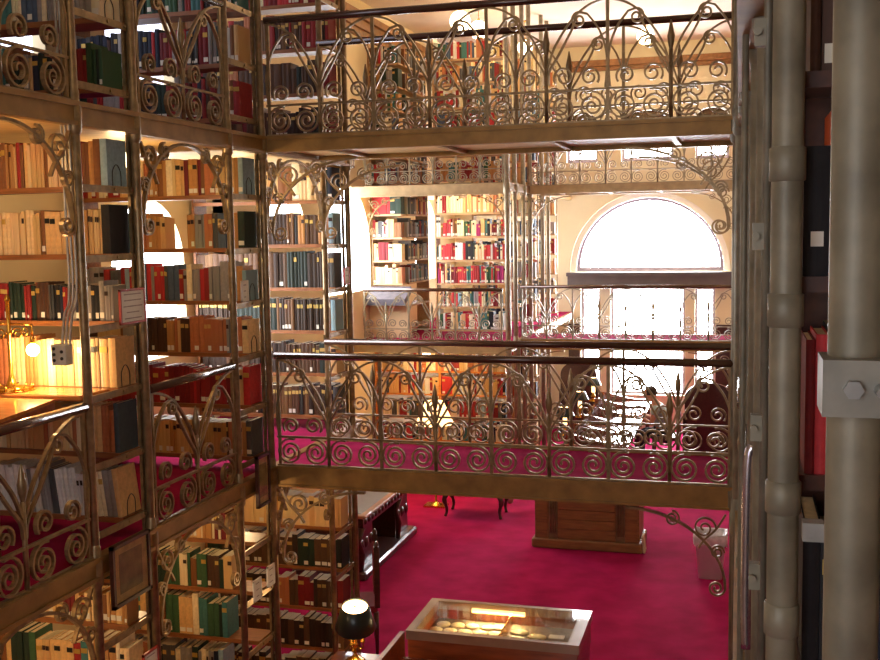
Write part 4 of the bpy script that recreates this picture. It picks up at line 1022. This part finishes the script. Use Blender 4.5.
# clothing follows the same skeleton, a little fuller
sv = [V[i] for i in (0, 1, 2, 3, 4, 18, 19, 22, 23)]
skin_obj('shirt', [V[0], V[1], V[2], V[3], (-.145, 0, .975), V[18], (-.17, .205, .80), V[22], (-.18, -.205, .80)], [(0, 1), (1, 2), (2, 3), (3, 4), (3, 5), (5, 6), (3, 7), (7, 8)], [.14, .15, .165, .155, .085, .095, .085, .095, .085], SHIRT, pr)
skin_obj('trousers', [(0, 0, .50), (-.05, .09, .49), (-.40, .11, .50), (-.41, .11, .10), (-.05, -.09, .49), (-.40, -.11, .50), (-.38, -.11, .10)], [(0, 1), (1, 2), (2, 3), (0, 4), (4, 5), (5, 6)], [.135, .105, .082, .06, .105, .082, .06], TROUS, pr)
hd = MB(); hd.lathe([(.001, -.125), (.05, -.115), (.075, -.07), (.088, 0), (.088, .05), (.07, .095), (.035, .12), (.001, .125)], 18, M=Matrix.Translation((-.25, 0, 1.165)) @ Matrix.Rotation(-.45, 4, 'Y') @ Matrix.Scale(.86, 4, (0, 1, 0)) @ Matrix.Scale(1.12, 4, (1, 0, 0)))
hd.lathe([(.016, 0), (.012, .02), (.004, .045)], 8, M=Matrix.Translation((-.345, 0, 1.13)) @ Matrix.Rotation(-.2, 4, 'Y'))
for s in (-1, 1): hd.lathe([(.001, -.03), (.02, -.015), (.022, .01), (.001, .03)], 8, M=Matrix.Translation((-.235, s*.077, 1.155)) @ Matrix.Scale(.5, 4, (0, 1, 0)))
hd_ = hd.build('head', SKIN, pr)
m = MB()
for s in (-1, 1): m.sphere((-.336, s*.03, 1.155), .009, 8)
m.box(-.347, -.332, -.022, .022, 1.085, 1.091)
m.build('face_features', mat('eye_dark', (60, 36, 34), .4), hd_)
hr = MB(); hr.lathe([(.098, -.02), (.100, .04), (.082, .095), (.045, .128), (.001, .136)], 18, M=Matrix.Translation((-.235, 0, 1.175)) @ Matrix.Rotation(-.05, 4, 'Y') @ Matrix.Scale(.9, 4, (0, 1, 0)) @ Matrix.Scale(1.08, 4, (1, 0, 0)), cap=False)
hr.build('hair', HAIR, hd_)
for s in (-1, 1):
    bx_, by_ = (-.48, .14) if s > 0 else (-.50, -.13)
    m = MB(); m.bbox(bx_ - .085, bx_, by_ - .04, by_ + .04, .785, .812, .008); PALM = m.build('palm', SKIN, pr)
    for f, (dy, ln) in enumerate(((-.03, .06), (-.01, .075), (.01, .08), (.03, .065))):
        MB().tube([(bx_ - .08, by_ + dy, .80), (bx_ - .08 - ln*.5, by_ + dy, .808), (bx_ - .08 - ln, by_ + dy, .79)], [.009, .0085, .006], 6).build('finger', SKIN, PALM)
    MB().tube([(bx_ - .02, by_ - s*.035, .80), (bx_ - .05, by_ - s*.06, .80), (bx_ - .08, by_ - s*.07, .79)], [.012, .010, .007], 6).build('thumb', SKIN, PALM)
chair('dark wooden chair under the seated reader', (-1.19, 18.25, 0), -PI/2, WOODD, WOODD, .86)
t = tag(MB().box(-.15, .15, -.11, .11, 0, .012).prism([(-.15, .012), (0, .02), (.15, .012), (.15, .016), (0, .024), (-.15, .016)], -.105, .105).build('open_book', PAPER, None, (-1.86, 18.25, .781)), 'open book lying on the reading table before the reader', 'book')
t.rotation_euler = (0, 0, PI/2)

# ------------------------------------------------------------------ odds and ends at the right edge
tag(MB().prism([(-.025, 0), (.03, 0), (.03, .03), (.008, .075), (.0, .06)], -.003, .003).build('pink_card', PINK, None, (.192, 1.36, 3.41)), 'pink paper card at the bottom right by the closest pipe', 'card')
MB().box(.022, .055, -.21, -.18, 3.505, 3.535).build('end_plate', mat('grey_end_plate', (140, 136, 128), .6), pc[1.96])

# ------------------------------------------------------------------ world and view
w = bpy.data.worlds.new('World'); SC.world = w; w.use_nodes = True
nt = w.node_tree; bg = nt.nodes['Background']
sky = nt.nodes.new('ShaderNodeTexSky'); sky.sky_type = 'HOSEK_WILKIE'
nt.links.new(sky.outputs[0], bg.inputs[0]); bg.inputs[1].default_value = .8
vs = SC.view_settings
SC.display_settings.display_device = 'sRGB'
vs.view_transform = 'Standard'; vs.look = 'None'; vs.gamma = 1; vs.use_curve_mapping = False
vs.exposure = 0.25
SC.cycles.use_denoising = True
SC.cycles.max_bounces = 8; SC.cycles.diffuse_bounces = 4; SC.cycles.glossy_bounces = 3; SC.cycles.transparent_max_bounces = 12
SC.cycles.sample_clamp_indirect = 6
